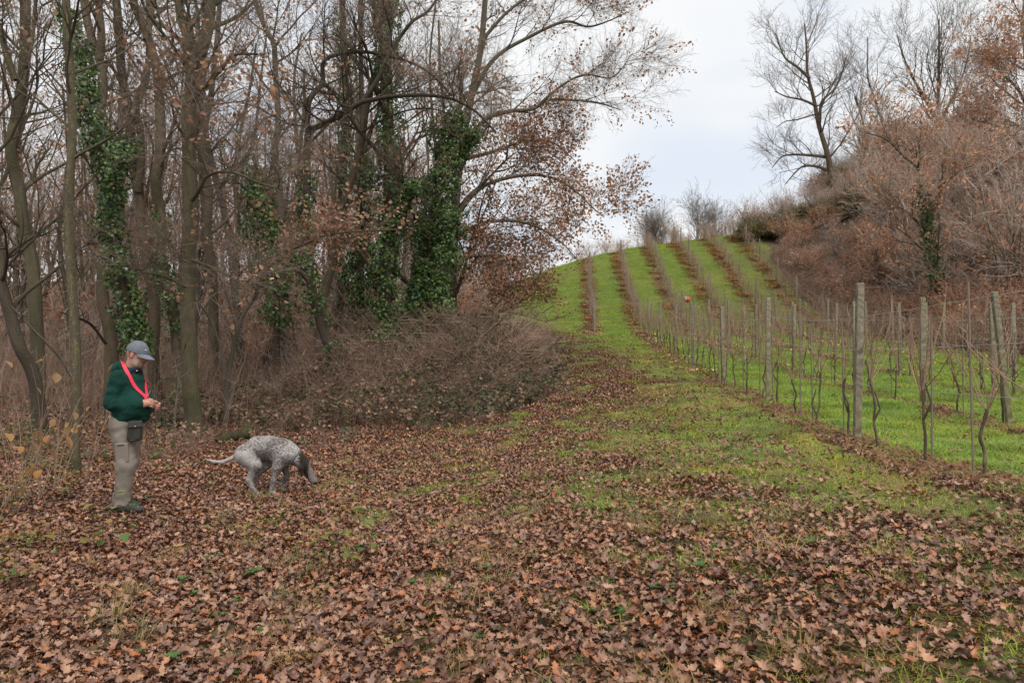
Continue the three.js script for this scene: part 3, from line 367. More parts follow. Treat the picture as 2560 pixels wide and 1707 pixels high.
// young trees at the edge
tree('sapling', 'pale sapling bowing right with dead tan leaves behind the dog', 'saplings', { seed: 20, bark: 'grey', moss: 0.8, levels: 2, kids: [4], spray: 0.45, perTip: 2, leaf: { p: 0.85, per: 2, kind: 'tan', size: 0.9, where: (p) => sstep(at(640, 700, 15).x, at(700, 640, 15).x, p.x) }, stems: [stemAt(15.6, [[563, 1074], [570, 944], [603, 798], [636, 743], [654, 684], [721, 630], [788, 598], [828, 585], [990, 574]], px(13, 15.6), px(4, 15.6), { n: 40, branches: 26, from: 0.4, len: 0.55, wob: 0.02, el: 0.1, follow: 0.6 }), { ...stemAt(15.6, [[563, 1000], [548, 871], [519, 787], [486, 739]], px(8, 15.6), px(4, 15.6), { ground: false, branches: 4, len: 0.6 }) }] });
tree('sapling', 'thin pale leafless stem to the right of the man', 'saplings', { seed: 21, bark: 'grey', levels: 2, kids: [3], spray: 0.4, stems: [stemAt(12, [[385, 1120], [395, 1050], [402, 960], [440, 900], [480, 830]], 0.012, 0.005, { branches: 5, len: 0.5 })] });
// fallen and leaning wood
const deadMat = barkMat;
function branchThing(name, label, category, pts, r0, r1, col, group) { const base = pts[0].clone(), root = thing(name, label, category, base, group), mb = new MB(), q = smoothPath(pts.map((p) => p.clone().sub(base)), 14), r = rng(Math.round(base.x * 97) + 500); mb.tube(q, (t, a) => lerp(r0, r1, t) * (1 + 0.12 * Math.sin(a * 2 + t * 20)), 7, (p, a) => shade(col, 0.8 + 0.3 * n3(p.x * 4, p.y * 4, a)), true, 0.2); part('stem', mb.geo(), deadMat, root); const tw = new MB(); for (let k = 0; k < 5; k++) { const i = 3 + Math.floor(r() * 10), d = V(r() - 0.5, r() * 0.8, r() - 0.5).normalize(), l = 0.15 + r() * 0.4; tw.tube([q[i], q[i].clone().addScaledVector(d, l * 0.5), q[i].clone().addScaledVector(d, l).add(V(0, 0.05, 0.04))], [r1 * 0.8, r1 * 0.5, 0.002], 4, col); } part('twig', tw.geo(), deadMat, root).userData.kind = 'stuff'; return root; }
branchThing('dead_branch', 'bare dead branch slanting down against the slim olive trunk', 'branch', [at(178, 940, 10.1), at(146, 889, 10), at(91, 834, 9.8), at(26, 765, 9.6)], 0.028, 0.014, [0.30, 0.24, 0.18]);
branchThing('dead_branch', 'dark dead branch slanting behind the slim olive trunk', 'branch', [at(264, 860, 18), at(227, 812, 17.6), at(190, 794, 17), at(150, 780, 17)], 0.04, 0.02, [0.12, 0.085, 0.06]);
branchThing('dead_branch', 'whitish dead stick standing upright right of the man', 'branch', [(() => { const p = at(435, 1095, 13); p.y = H(p.x, p.z) - 0.05; return p; })(), at(437, 1030, 13), at(444, 970, 13), at(451, 926, 13)], 0.02, 0.014, [0.42, 0.36, 0.29]);
{ // mossy log behind the dog
  const a = at(540, 1118, 13.4), b = at(620, 1100, 13.8); a.y = H(a.x, a.z) + 0.05; b.y = H(b.x, b.z) + 0.12;
  const root = thing('mossy_log', 'short rotten log coated in moss behind the dog', 'log', a.clone()), mb = new MB(), P = smoothPath([V(0, 0, 0), b.clone().sub(a).multiplyScalar(0.5).add(V(0, 0.03, 0)), b.clone().sub(a)], 40);
  mb.tube(P, (t, q) => 0.095 * (1 + 0.3 * n3(Math.cos(q) * 2, t * 6, Math.sin(q) * 2) + 0.22 * n3(Math.cos(q) * 5, t * 22, Math.sin(q) * 5)) * (0.85 + 0.3 * Math.sin(t * 3)), 14, (p, q) => { const m = sstep(0.0, 0.35, n3(p.x * 7, p.y * 7, p.z * 7) + 0.5 * n3(p.x * 25, p.y * 25, p.z * 25)); return [lerp(0.12, 0.12, m), lerp(0.08, 0.125, m), lerp(0.05, 0.03, m)]; }, true, 1); part('wood', mb.geo(), barkMat, root);
}
// ---------------------------------------------------------------- the depth of the wood: slender trees further in
{
  const protos = [0, 1, 2, 3, 4, 5].map((k) => {
    const r = rng(700 + k), h = 12 + r() * 4, pts = [V(0, -0.15, 0)]; let x = 0, z = 0; for (let i = 1; i <= 7; i++) { x += (r() - 0.5) * 0.6; z += (r() - 0.5) * 0.6; pts.push(V(x, h * i / 7, z)); }
    const stems = [{ pts, r0: 0.13 + r() * 0.05, r1: 0.04, branches: 15, from: 0.16, len: 3.1, n: 18, el: 0.6 }];
    if (k % 2) { const f = pts[2 + (k % 3)]; stems.push({ pts: [f, f.clone().add(V(0.5, 1.5, 0.3)), f.clone().add(V(0.7, 4, 0.5)), f.clone().add(V(1.1, 6.5, 0.3))], r0: 0.08, r1: 0.03, branches: 8, from: 0.2, len: 2.4, n: 10 }); }
    const t = tree('forest_tree', '', null, { seed: 700 + k, bark: ['grey', 'brown', 'olive'][k % 3], kids: [4, 4], dense: 0.6, levels: 3, perTip: 1, noFine: true, spray: 1.0, sprayKind: 'thin', leaf: { p: k % 3 === 0 ? 0.85 : 0.4, kind: 'oak', size: 1.2 }, stems });
    scene.remove(t); return t;
  });
  taken.delete('forest_tree');
  const r = rng(808), spots = [];
  for (let k = 0; k < 3000 && spots.length < 150; k++) {
    const d = lerp(24, 72, Math.pow(r(), 0.9)), u = lerp(-120, 1230, r()), x = (u - 1280) / F * d; if (x > -2.2 - 0.03 * d) continue; if (spots.some(([a, b]) => Math.hypot(a - x, b - d) < 1.7)) continue;
    spots.push([x, d, u]);
  }
  spots.sort((a, b) => a[1] - b[1]);
  const zone = (u, d) => `${d < 36 ? 'bare tree' : d < 52 ? 'slender bare tree' : 'faint thin tree'} ${d < 36 ? 'behind' : d < 52 ? 'deep in the wood behind' : 'far back behind'} ${u < 100 ? 'the leftmost leaning trunk' : u < 200 ? 'the slim olive trunk' : u < 300 ? 'the crooked forked trunk' : u < 420 ? 'the man' : u < 530 ? 'the Y forked oak' : u < 640 ? 'the thin bowed trunk' : u < 750 ? 'the pole tree' : u < 860 ? 'the leaning long limbed oak' : u < 1000 ? 'the tall ivy clad trunk' : 'the broad ivy mass'}`;
  spots.forEach(([x, d, u], k) => { const c = copyOf(protos[Math.floor(r() * 6)], zone(u, d), 'slender trees deep in the wood'); c.userData.category = 'tree'; c.position.set(x, H(x, -d), -d); c.rotation.y = r() * 6.28; const s = 0.75 + r() * 0.45; c.scale.set(s * (0.8 + r() * 0.3), s, s * (0.8 + r() * 0.3)); });
}
// ---------------------------------------------------------------- brambles, undergrowth and shrubs
function caneGeo(seed, n, h, col, spread = 0.5) { const r = rng(seed), mb = new MB(); for (let k = 0; k < n; k++) { const a = r() * 6.28, q = r() * spread * 0.5, L = h * (0.6 + r() * 0.8), reach = L * (0.3 + r() * 0.7), p0 = V(Math.cos(a) * q, 0, Math.sin(a) * q), b = a + (r() - 0.5) * 2, pts = []; for (let i = 0; i <= 6; i++) { const t = i / 6; pts.push(p0.clone().add(V(Math.cos(b) * reach * t * t, L * Math.sin(t * (1.35 + r() * 0.6)) * 0.9, Math.sin(b) * reach * t * t)).add(V((r() - 0.5) * 0.06, 0, (r() - 0.5) * 0.06))); } const c = shade(pick(col, r), 0.7 + r() * 0.6); mb.tube(pts, pts.map((_, i) => 0.006 * (1 - 0.7 * i / 6)), 3, c); for (let j = 0; j < 5; j++) { const i = 2 + Math.floor(r() * 4), d = V(r() - 0.5, r() * 0.7, r() - 0.5).normalize(); mb.tube([pts[i], pts[i].clone().addScaledVector(d, 0.12 + r() * 0.2), pts[i].clone().addScaledVector(d, 0.25 + r() * 0.25).add(V(0, -0.04, 0))], [0.003, 0.002, 0.001], 3, c); } } return mb.geo(); }
const caneCols = [[0.25, 0.15, 0.105], [0.29, 0.20, 0.14], [0.21, 0.125, 0.09], [0.33, 0.245, 0.18], [0.27, 0.145, 0.11]];
const CANE = [caneGeo(1, 9, 1.0, caneCols), caneGeo(2, 9, 1.1, caneCols), caneGeo(3, 12, 0.8, caneCols)];
function broadClump(seed, cols, n, L, R) { const r = rng(seed), mb = new MB(); for (let k = 0; k < n; k++) { const a = r() * 6.28, q = Math.sqrt(r()) * R; plainLeaf(mb, M4(Math.cos(a) * q, (r() - 0.3) * R, Math.sin(a) * q, -0.2 + (r() - 0.5) * 1.3, r() * 6.28, (r() - 0.5) * 1.2), shade(pick(cols, r), 0.7 + r() * 0.6), r, L * (0.6 + r() * 0.8), 0.4); } return mb.geo(true); }
const brambleGreen = [[0.07, 0.12, 0.05], [0.055, 0.10, 0.05], [0.10, 0.15, 0.055], [0.17, 0.15, 0.045], [0.05, 0.085, 0.045]], brambleBrown = [[0.25, 0.145, 0.095], [0.31, 0.20, 0.14], [0.2, 0.11, 0.07], [0.36, 0.24, 0.155]], olives = [[0.26, 0.25, 0.10], [0.2, 0.23, 0.085], [0.31, 0.26, 0.11], [0.29, 0.2, 0.11]];
const BR_G = [broadClump(601, brambleGreen, 7, 0.085, 0.15), broadClump(602, brambleGreen, 7, 0.08, 0.15)], BR_B = [broadClump(611, brambleBrown, 9, 0.075, 0.17), broadClump(612, brambleBrown, 9, 0.075, 0.17)], BR_O = [broadClump(621, olives, 12, 0.085, 0.22), broadClump(622, olives, 12, 0.08, 0.22)];
const SHOOT = (() => { const r = rng(55), mb = new MB(); for (let k = 0; k < 9; k++) { const a = r() * 6.28, q = r() * 0.35, L = 0.7 + r() * 1.1, p = V(Math.cos(a) * q, 0, Math.sin(a) * q), pts = [p], d = V((r() - 0.5) * 0.5, 1, (r() - 0.5) * 0.5).normalize(); for (let i = 1; i <= 4; i++) { d.add(V((r() - 0.5) * 0.3, 0, (r() - 0.5) * 0.3)).normalize(); pts.push(pts[i - 1].clone().addScaledVector(d, L / 4)); } const c = shade(pick(caneCols, r), 0.8 + r() * 0.5); mb.tube(pts, pts.map((_, i) => 0.0055 * (1 - 0.7 * i / 4)), 3, c); for (let j = 0; j < 6; j++) { const i = 1 + Math.floor(r() * 4), e = V(r() - 0.5, r() * 0.9, r() - 0.5).normalize(); mb.tube([pts[i], pts[i].clone().addScaledVector(e, 0.15 + r() * 0.25)], [0.003, 0.001], 3, c); } } return mb.geo(); })();
const mound = (x, d) => 1.75 * Math.exp(-(((x + 0.9 - (d - 20) * 0.05) / 1.7) ** 2) - ((d - 20.5) / 3.6) ** 2) + 1.25 * Math.exp(-(((x + 4) / 2.2) ** 2) - ((d - 20.5) / 4) ** 2) + 0.55 * sstep(-2, -4.5, x) * sstep(14, 18, d) * (0.6 + 0.5 * n2(x * 0.5, d * 0.5)) + 0.9 * Math.exp(-(((x - 0.2) / 1.6) ** 2) - ((d - 31) / 6) ** 2);
function bramble(label, list) { // list of [x, d, height, greenShare]
  const r = rng(list.length + 3), cl = [[], [], []], g = [[], []], b = [[], []], gc = [[], []], bc = [[], []];
  for (const [x, d, h, gs, den] of list) {
    const y0 = H(x, -d);
    for (let k = 0; k < (den > 2 ? (r() < 0.5 ? 2 : 1) : r() < 0.6 ? 1 : 0); k++) { const k3 = Math.floor(r() * 3); cl[k3].push(M4(x + (r() - 0.5) * 0.4, y0 - 0.05, -d + (r() - 0.5) * 0.4, 0, r() * 6.28, 0, clamp(h * (0.65 + r() * 0.6), 0.25, 1.9))); }
    for (let k = 0; k < (den ?? 3); k++) { const gr = r() < gs, j = r() < 0.5 ? 0 : 1, yy = y0 + h * (0.3 + 0.95 * Math.pow(r(), 0.8)), m = M4(x + (r() - 0.5) * 0.6, yy, -d + (r() - 0.5) * 0.6, (r() - 0.5) * 0.8, r() * 6.28, (r() - 0.5) * 0.8, 0.65 + r() * 0.6), bb = 0.75 + r() * 0.5; (gr ? g : b)[j].push(m); (gr ? gc : bc)[j].push(new THREE.Color(bb, bb, bb)); }
  }
  const root = tag(new THREE.Group(), label, 'brambles', null, 'stuff'); root.name = numbered('bramble_thicket'); scene.add(root);
  cl.forEach((l, k) => l.length && scatter('canes', CANE[k], twigMat, l, null, root)); g.forEach((l, k) => l.length && scatter('leaves', BR_G[k], leafThin, l, gc[k], root)); b.forEach((l, k) => l.length && scatter('leaves', BR_B[k], leafThin, l, bc[k], root));
  return root;
}
{
  const r = rng(61), A = [], B = [], C = [];
  for (let k = 0; k < 5200; k++) { const d = lerp(13.5, 36, r()), x = lerp(-9, 2.4, r()), h = mound(x, d); if (h < 0.22 || x > 0.055 * d + 0.35) continue; if (r() < 0.35 + 0.4 * h) (x > -2.8 ? A : B).push([x, d, h * (0.85 + r() * 0.3), x > -2.8 ? 0.62 + 0.35 * n2(x * 0.7, d * 0.7) : 0.36, 6]); }
  bramble('tangled mound of brown brambles and dull green leaves at the path edge', A);
  bramble('brown bramble scrub along the wood edge behind the dog', B);
  for (let k = 0; k < 2400; k++) { const d = lerp(10.5, 46, Math.pow(r(), 1.1)), x = lerp(-0.86 * d - 1, -3.2, r()); if (x > -3 - (14 - d) * 0.35 && d < 15) continue; if (Math.hypot(x + 4.06, d - 7.3) < 4 || (d < 18 && r() < 0.45)) continue; const h = 0.18 + 0.4 * r() * r() + 0.6 * sstep(16, 30, d) * r(); if (n2(x * 0.4 + 20, d * 0.4) + r() * 0.9 > 0.1) C.push([x, d, h, 0.38, d < 20 ? 1 : 2]); }
  bramble('low brown undergrowth covering the floor of the wood', C);
  const L = [], cs = []; for (let k = 0; k < 1300; k++) { const d = lerp(15, 60, Math.pow(r(), 0.9)), x = lerp(-0.86 * d - 1, -2.4 - 0.02 * d, r()); if (d < 20 && r() < 0.6) continue; L.push(M4(x, H(x, -d) - 0.03, -d, (r() - 0.5) * 0.3, r() * 6.28, (r() - 0.5) * 0.3, 0.6 + r() * 0.8 + (d > 22 ? 0.7 * r() : 0))); const b = 0.75 + r() * 0.6; cs.push(new THREE.Color(b, b, b)); }
  tag(scatter('undergrowth', SHOOT, twigMat, L, cs), 'thin bare shoots growing all through the wood floor', 'undergrowth', null, 'stuff');
}
// seedlings with yellow and green leaves at the foot of the wood
{
  const yg = [[0.30, 0.26, 0.05], [0.18, 0.22, 0.04], [0.36, 0.20, 0.05], [0.10, 0.17, 0.04]], gs = [0, 1].map((k) => { const r = rng(640 + k), mb = new MB(); for (let i = 0; i < 5; i++) { const a = r() * 6.28, p = V(Math.cos(a) * 0.1 * r(), 0, Math.sin(a) * 0.1), top = p.clone().add(V((r() - 0.5) * 0.2, 0.16 + r() * 0.24, (r() - 0.5) * 0.2)); mb.tube([p, top], [0.003, 0.0015], 3, [0.16, 0.10, 0.06]); for (let j = 0; j < 3; j++) { const q = p.clone().lerp(top, 0.5 + 0.25 * j); plainLeaf(mb, M4(q.x, q.y, q.z, (r() - 0.4) * 0.7, r() * 6.28, (r() - 0.5) * 0.6), shade(pick(yg, r), 0.8 + r() * 0.4), r, 0.05 + r() * 0.03, 0.42); } } return mb.geo(true); });
  const r = rng(66), L = [[], []]; for (let k = 0; k < 1500; k++) { const d = lerp(4.6, 17, r()), x = lerp(-0.85 * d, -0.2 * d, r()); const edge = sstep(-0.56, -0.72, x / d); if (Math.hypot(x + 4.06, d - 7.3) < 0.9) continue; if (r() > 0.03 + edge * 0.55 * sstep(-0.3, 0.4, n2(x * 0.8, d * 0.8))) { continue; } L[r() < 0.5 ? 0 : 1].push(M4(x, H(x, -d), -d, 0, r() * 6.28, 0, 0.6 + r() * 0.7)); }
  L.forEach((l, k) => tag(scatter(numbered('seedling_cover'), gs[k], leafThin, l), 'small seedlings with yellow green leaves on the forest floor', 'ground cover', 'seedling cover', 'stuff'));
  // low rosettes of broad green leaves on the path
  const ros = (() => { const rr = rng(71), mb = new MB(); for (let i = 0; i < 7; i++) plainLeaf(mb, M4(0, 0.012, 0, -0.25 - rr() * 0.3, i * 0.9 + rr() * 0.4, 0), shade([0.10, 0.19, 0.045], 0.8 + rr() * 0.5), rr, 0.07 + rr() * 0.03, 0.32); return mb.geo(true); })(), R = [];
  for (let k = 0; k < 260; k++) { const d = lerp(3.4, 14, r()), x = lerp(-0.6, 0.5, r()) * d; R.push(M4(x, H(x, -d) + 0.025, -d, 0, r() * 6.28, 0, 0.3 + r() * 0.4)); }
  tag(scatter('weed_cover', ros, leafThin, R), 'small green weeds scattered among the fallen leaves', 'ground cover', null, 'stuff');
}
// hazel shoots with a few orange leaves, near on the left
{
  const spots = [[-15, 6.6], [35, 7.4], [100, 8.0], [140, 8.8], [215, 9.2], [60, 8.4]], lab = ['nearest orange leaved shoot cut by the left picture edge', 'orange leaved shoot low at the left, second from the edge', 'thin shoot with curled orange leaves left of the slim olive trunk', 'shoot with hanging orange leaves right before the slim olive trunk', 'small yellow leaved shoot between slim trunk and man', 'tall thin shoot with few orange leaves between the two leaning stems'];
  spots.forEach(([u, d], k) => {
    const r = rng(900 + k), p = at(u, 1000, d); p.y = H(p.x, p.z); const root = thing('hazel_shoot', lab[k], 'shrub', p, 'orange leaved shoots'), mb = new MB(), lf = new MB();
    for (let j = 0; j < 5; j++) { const h = 0.9 + r() * 0.9, pts = [V((r() - 0.5) * 0.1, -0.03, (r() - 0.5) * 0.1)], dd = V((r() - 0.35) * 0.7, 1, (r() - 0.5) * 0.5).normalize(); for (let i = 1; i <= 6; i++) { dd.add(V((r() - 0.5) * 0.25, -0.05, (r() - 0.5) * 0.25)).normalize(); pts.push(pts[i - 1].clone().addScaledVector(dd, h / 6)); } mb.tube(pts, pts.map((_, i) => 0.006 * (1 - 0.75 * i / 6)), 5, [0.24, 0.17, 0.12]); for (let i = 2; i <= 6; i++) if (r() < 0.34) { const q = pts[i], L = 0.085 + r() * 0.05; plainLeaf(lf, M4(q.x, q.y, q.z, 0.5 + r() * 0.9, r() * 6.28, (r() - 0.5) * 0.8), shade(pick(k === 4 ? [[0.36, 0.27, 0.05], [0.30, 0.2, 0.05]] : [[0.40, 0.19, 0.06], [0.36, 0.22, 0.11], [0.42, 0.24, 0.07]], r), 0.75 + r() * 0.5), r, L, 0.4); } }
    part('stem', mb.geo(), twigMat, root); const m = part('leaves', lf.geo(true), leafThin, root); m.userData.kind = 'stuff';
  });
}
// ---------------------------------------------------------------- the bank and its trees on the right
function shrubProto(seed, h, o) { const r = rng(seed), stems = []; for (let k = 0; k < (o.n ?? 7); k++) { const a = r() * 6.28, q = r() * 0.3, l = h * (0.6 + r() * 0.5), sp = o.spread ?? 0.35; stems.push({ pts: [V(Math.cos(a) * q, -0.12, Math.sin(a) * q), V(Math.cos(a) * (q + sp * l * 0.4), l * 0.45, Math.sin(a) * (q + sp * l * 0.4)), V(Math.cos(a) * (q + sp * l), l, Math.sin(a) * (q + sp * l))], r0: 0.03, r1: 0.008, noFlare: true, branches: 5, from: 0.15, len: h * 0.42, n: 8 }); } const t = tree('shrub', '', null, { seed, bark: 'grey', levels: 2, kids: [4], perTip: 1, spreadSpray: true, spray: 0.9, sprayKind: 'far', ...o, stems }); t.userData.category = 'shrub'; scene.remove(t); taken.delete('shrub'); return t; }
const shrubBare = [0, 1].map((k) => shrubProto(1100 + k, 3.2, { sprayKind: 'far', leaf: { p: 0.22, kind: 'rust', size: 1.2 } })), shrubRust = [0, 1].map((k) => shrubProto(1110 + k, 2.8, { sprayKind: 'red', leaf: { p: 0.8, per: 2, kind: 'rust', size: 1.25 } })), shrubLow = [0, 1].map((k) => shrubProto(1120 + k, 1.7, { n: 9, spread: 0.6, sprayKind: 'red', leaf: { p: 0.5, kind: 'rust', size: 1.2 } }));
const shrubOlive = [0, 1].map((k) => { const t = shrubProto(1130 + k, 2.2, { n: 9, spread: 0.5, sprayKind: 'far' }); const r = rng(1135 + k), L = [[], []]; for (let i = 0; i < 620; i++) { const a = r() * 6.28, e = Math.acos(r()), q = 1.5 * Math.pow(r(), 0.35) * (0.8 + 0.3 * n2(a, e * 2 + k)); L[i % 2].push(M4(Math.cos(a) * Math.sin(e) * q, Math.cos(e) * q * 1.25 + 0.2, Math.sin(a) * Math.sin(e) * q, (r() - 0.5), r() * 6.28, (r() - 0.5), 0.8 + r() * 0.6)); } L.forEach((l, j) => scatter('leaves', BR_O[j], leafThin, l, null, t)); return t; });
{
  const r = rng(1200);
  const where = (u, d) => { const a = u < 2000 ? 'under the leaning tree' : u < 2240 ? 'left of the ivy oak' : u < 2430 ? 'near the ivy oak' : 'at the right picture edge'; return `${d < 34 ? 'on the lower bank' : d < 48 ? 'half way up the bank' : 'high on the bank'} ${a}`; };
  const put = (P, kind, x, d, s, lab) => { const c = copyOf(pick(P, r), `${kind} ${lab ?? where(1280 + x / d * F, d)}`, 'shrubs on the bank'); c.position.set(x, H(x, -d), -d); c.rotation.y = r() * 6.28; c.scale.set(s, s * (0.85 + r() * 0.3), s); };
  let made = 0; const used = [];
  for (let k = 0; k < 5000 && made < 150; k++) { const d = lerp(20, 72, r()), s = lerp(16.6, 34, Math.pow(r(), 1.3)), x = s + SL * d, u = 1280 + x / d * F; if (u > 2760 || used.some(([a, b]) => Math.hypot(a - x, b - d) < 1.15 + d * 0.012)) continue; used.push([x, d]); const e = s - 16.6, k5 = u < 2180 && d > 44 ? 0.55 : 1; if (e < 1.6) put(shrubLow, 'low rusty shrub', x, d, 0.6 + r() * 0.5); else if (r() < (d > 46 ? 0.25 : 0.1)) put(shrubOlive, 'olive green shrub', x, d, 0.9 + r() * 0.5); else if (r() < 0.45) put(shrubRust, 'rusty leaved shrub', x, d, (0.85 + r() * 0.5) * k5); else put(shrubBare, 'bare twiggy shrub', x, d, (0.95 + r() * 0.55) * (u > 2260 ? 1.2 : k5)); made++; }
  // olive mound on the brow
  [[1880, 60, 1.1], [1920, 60, 1.2], [1965, 60, 1.15], [2010, 60, 1.1], [2055, 59, 1.05], [2100, 57, 1.05]].forEach(([u, d, s], k) => { const x = (u - 1280) / F * d; put(shrubOlive, ['leftmost', 'second', 'third', 'fourth', 'fifth', 'last'][k] + ' olive green shrub', x, d, s, 'of the mound along the hill brow, from the left'); });
  const A = []; for (let k = 0; k < 1900; k++) { const d = lerp(17, 54, r()), s = 15.4 + 5 * r() * r() + (d < 26 ? r() * 6 : 0), x = s + SL * d; if (x > 0.83 * d) continue; A.push([x, d, 0.35 + 0.6 * r(), 0.09, 3]); }
  bramble('reddish brown brambles along the foot of the bank', A);
}
const BANK = 'trees on the bank at the right';
const sAt = (d, pts, r0, r1, e) => stemAt(d, pts, r0, r1, e);
tree('bare_tree', 'tall leaning bare tree standing alone against the sky', BANK, { seed: 40, bark: 'brown', moss: 0.2, kids: [6, 6], spray: 1.3, sprayKind: 'sky', dense: 0.62, perTip: 1, up: 0.1, leaf: { p: 0.05, kind: 'sparse', size: 1.4 }, stems: [
  sAt(62, [[2112, 560], [2102, 530], [2084, 457], [2066, 384], [2051, 311], [2036, 238], [2022, 183], [2014, 121], [2011, 60]], px(20, 62), px(3, 62), { branches: 16, from: 0.3, len: 5, el: 0.5, wob: 0.4 }),
  { ...sAt(62, [[2066, 392], [2030, 388], [1985, 386], [1955, 392], [1930, 420]], px(9, 62), px(2, 62), { ground: false, branches: 8, from: 0.2, len: 3 }) }, { ...sAt(62, [[2078, 430], [2045, 416], [2010, 415], [1985, 435], [1965, 460]], px(9, 62), px(2, 62), { ground: false, branches: 8, from: 0.2, len: 2.6, el: 0 }) },
  { ...sAt(62, [[2036, 262], [2005, 250], [1965, 240], [1938, 226]], px(7, 62), px(2, 62), { ground: false, branches: 7, from: 0.2, len: 3 }) }, { ...sAt(62, [[2040, 285], [1990, 300], [1965, 303], [1942, 318]], px(4, 62), px(1.5, 62), { ground: false, branches: 5, from: 0.3, len: 2 }) },
  { ...sAt(62, [[2050, 305], [2055, 255], [2084, 226], [2102, 197], [2113, 146]], px(8, 62), px(2, 62), { ground: false, branches: 9, from: 0.2, len: 3.5 }) }, { ...sAt(62, [[2026, 197], [1990, 165], [1965, 145], [1950, 110], [1938, 84]], px(8, 62), px(2, 62), { ground: false, branches: 9, from: 0.2, len: 3.4 }) }] });
tree('bare_tree', 'small fan shaped bare tree between the two tall bare trees', BANK, { seed: 41, bark: 'brown', moss: 0.2, kids: [6, 6], spray: 1.3, sprayKind: 'sky', dense: 0.62, perTip: 1, leaf: { p: 0.06, kind: 'sparse', size: 1.4 }, stems: [sAt(68, [[2176, 470], [2172, 420], [2165, 350], [2153, 292], [2140, 240]], px(10, 68), px(3, 68), { branches: 16, from: 0.1, len: 6.5, el: 0.75 })] });
tree('bare_tree', 'slanting thin trunk with a narrow bare top on the bank', BANK, { seed: 42, bark: 'brown', moss: 0.2, kids: [5, 6], spray: 1.2, sprayKind: 'sky', dense: 0.62, perTip: 1, leaf: { p: 0.08, kind: 'sparse', size: 1.4 }, stems: [sAt(64, [[2260, 420], [2223, 336], [2190, 249], [2172, 201], [2168, 95]], px(11, 64), px(2, 64), { branches: 15, from: 0.3, len: 4, el: 0.8 })] });
tree('bare_tree', 'tall vase shaped bare tree, widest crown on the bank', BANK, { seed: 43, bark: 'brown', moss: 0.2, kids: [7, 6], spray: 1.3, sprayKind: 'sky', dense: 0.62, perTip: 1, up: 0.12, leaf: { p: 0.1, kind: 'sparse', size: 1.4 }, stems: [
  sAt(58, [[2356, 470], [2354, 420], [2351, 329], [2347, 256], [2343, 160], [2345, 50]], px(18, 58), px(3, 58), { branches: 18, from: 0.3, len: 5.5, el: 0.9, wob: 0.4 }),
  { ...sAt(58, [[2352, 330], [2320, 255], [2290, 200], [2260, 140], [2240, 90]], px(9, 58), px(2, 58), { ground: false, branches: 10, from: 0.2, len: 3.6, el: 0.9 }) }, { ...sAt(58, [[2353, 320], [2370, 270], [2400, 215], [2420, 150], [2425, 90]], px(9, 58), px(2, 58), { ground: false, branches: 10, from: 0.2, len: 3.6, el: 0.9 }) }, { ...sAt(58, [[2350, 300], [2390, 245], [2440, 215], [2470, 190]], px(6, 58), px(2, 58), { ground: false, branches: 8, len: 2.6 }) }] });
tree('oak_tree', 'brown leaved oak with an ivy wrapped trunk on the bank', BANK, { seed: 44, bark: 'brown', kids: [6, 6], dense: 0.62, spray: 0.9, sprayKind: 'far', perTip: 1, leaf: { p: 0.6, per: 2, kind: 'rust', size: 1.0, where: (p) => sstep(0.1, 0.7, 0.6 + 0.5 * n3(p.x * 0.4, p.y * 0.4, p.z * 0.4)) }, stems: [
  sAt(33, [[2358, 800], [2352, 750], [2335, 680], [2322, 600], [2312, 520], [2300, 440], [2296, 390], [2290, 340]], 0.21, 0.05, { n: 34, branches: 12, from: 0.3, len: 2.6, el: 0.35, ivy: [0.3, 0.72, 0.28, 330] }),
  { ...sAt(33, [[2318, 575], [2280, 540, 32], [2250, 520, 31.5], [2200, 525, 31]], 0.08, 0.02, { ground: false, branches: 9, from: 0.2, len: 2 }) }, { ...sAt(33, [[2312, 540], [2345, 510, 32.4], [2352, 470, 32], [2400, 430, 31.6], [2440, 410, 31.2]], 0.09, 0.02, { ground: false, branches: 10, from: 0.2, len: 2.2 }) }, { ...sAt(33, [[2298, 420], [2260, 390, 32.5], [2210, 350, 32], [2170, 330, 32]], 0.07, 0.02, { ground: false, branches: 10, from: 0.2, len: 2.2 }) }] });
tree('oak_tree', 'large brown leaved oak cut by the right picture edge', BANK, { seed: 45, bark: 'grey', kids: [7, 6], spray: 1.0, sprayKind: 'far', perTip: 1, leaf: { p: 0.85, per: 2, kind: 'rust', size: 1.15, where: (p) => sstep(0.1, 0.65, 0.62 + 0.5 * n3(p.x * 0.4, p.y * 0.4, p.z * 0.4)) }, stems: [
  sAt(37, [[2590, 620], [2592, 520], [2590, 400], [2585, 280], [2575, 160], [2560, 60], [2560, 0]], 0.28, 0.07, { branches: 18, from: 0.15, len: 3.8, el: 0.4 }), { ...sAt(37, [[2590, 420], [2540, 350], [2490, 310], [2450, 300]], 0.12, 0.02, { ground: false, branches: 12, from: 0.15, len: 2.2 }) }, { ...sAt(37, [[2585, 300], [2540, 220], [2500, 170], [2490, 110]], 0.1, 0.02, { ground: false, branches: 12, from: 0.15, len: 2.2 }) }, { ...sAt(36, [[2590, 500], [2530, 450], [2480, 430], [2430, 440], [2400, 470]], 0.1, 0.02, { ground: false, branches: 12, from: 0.15, len: 2.2 }) }] });
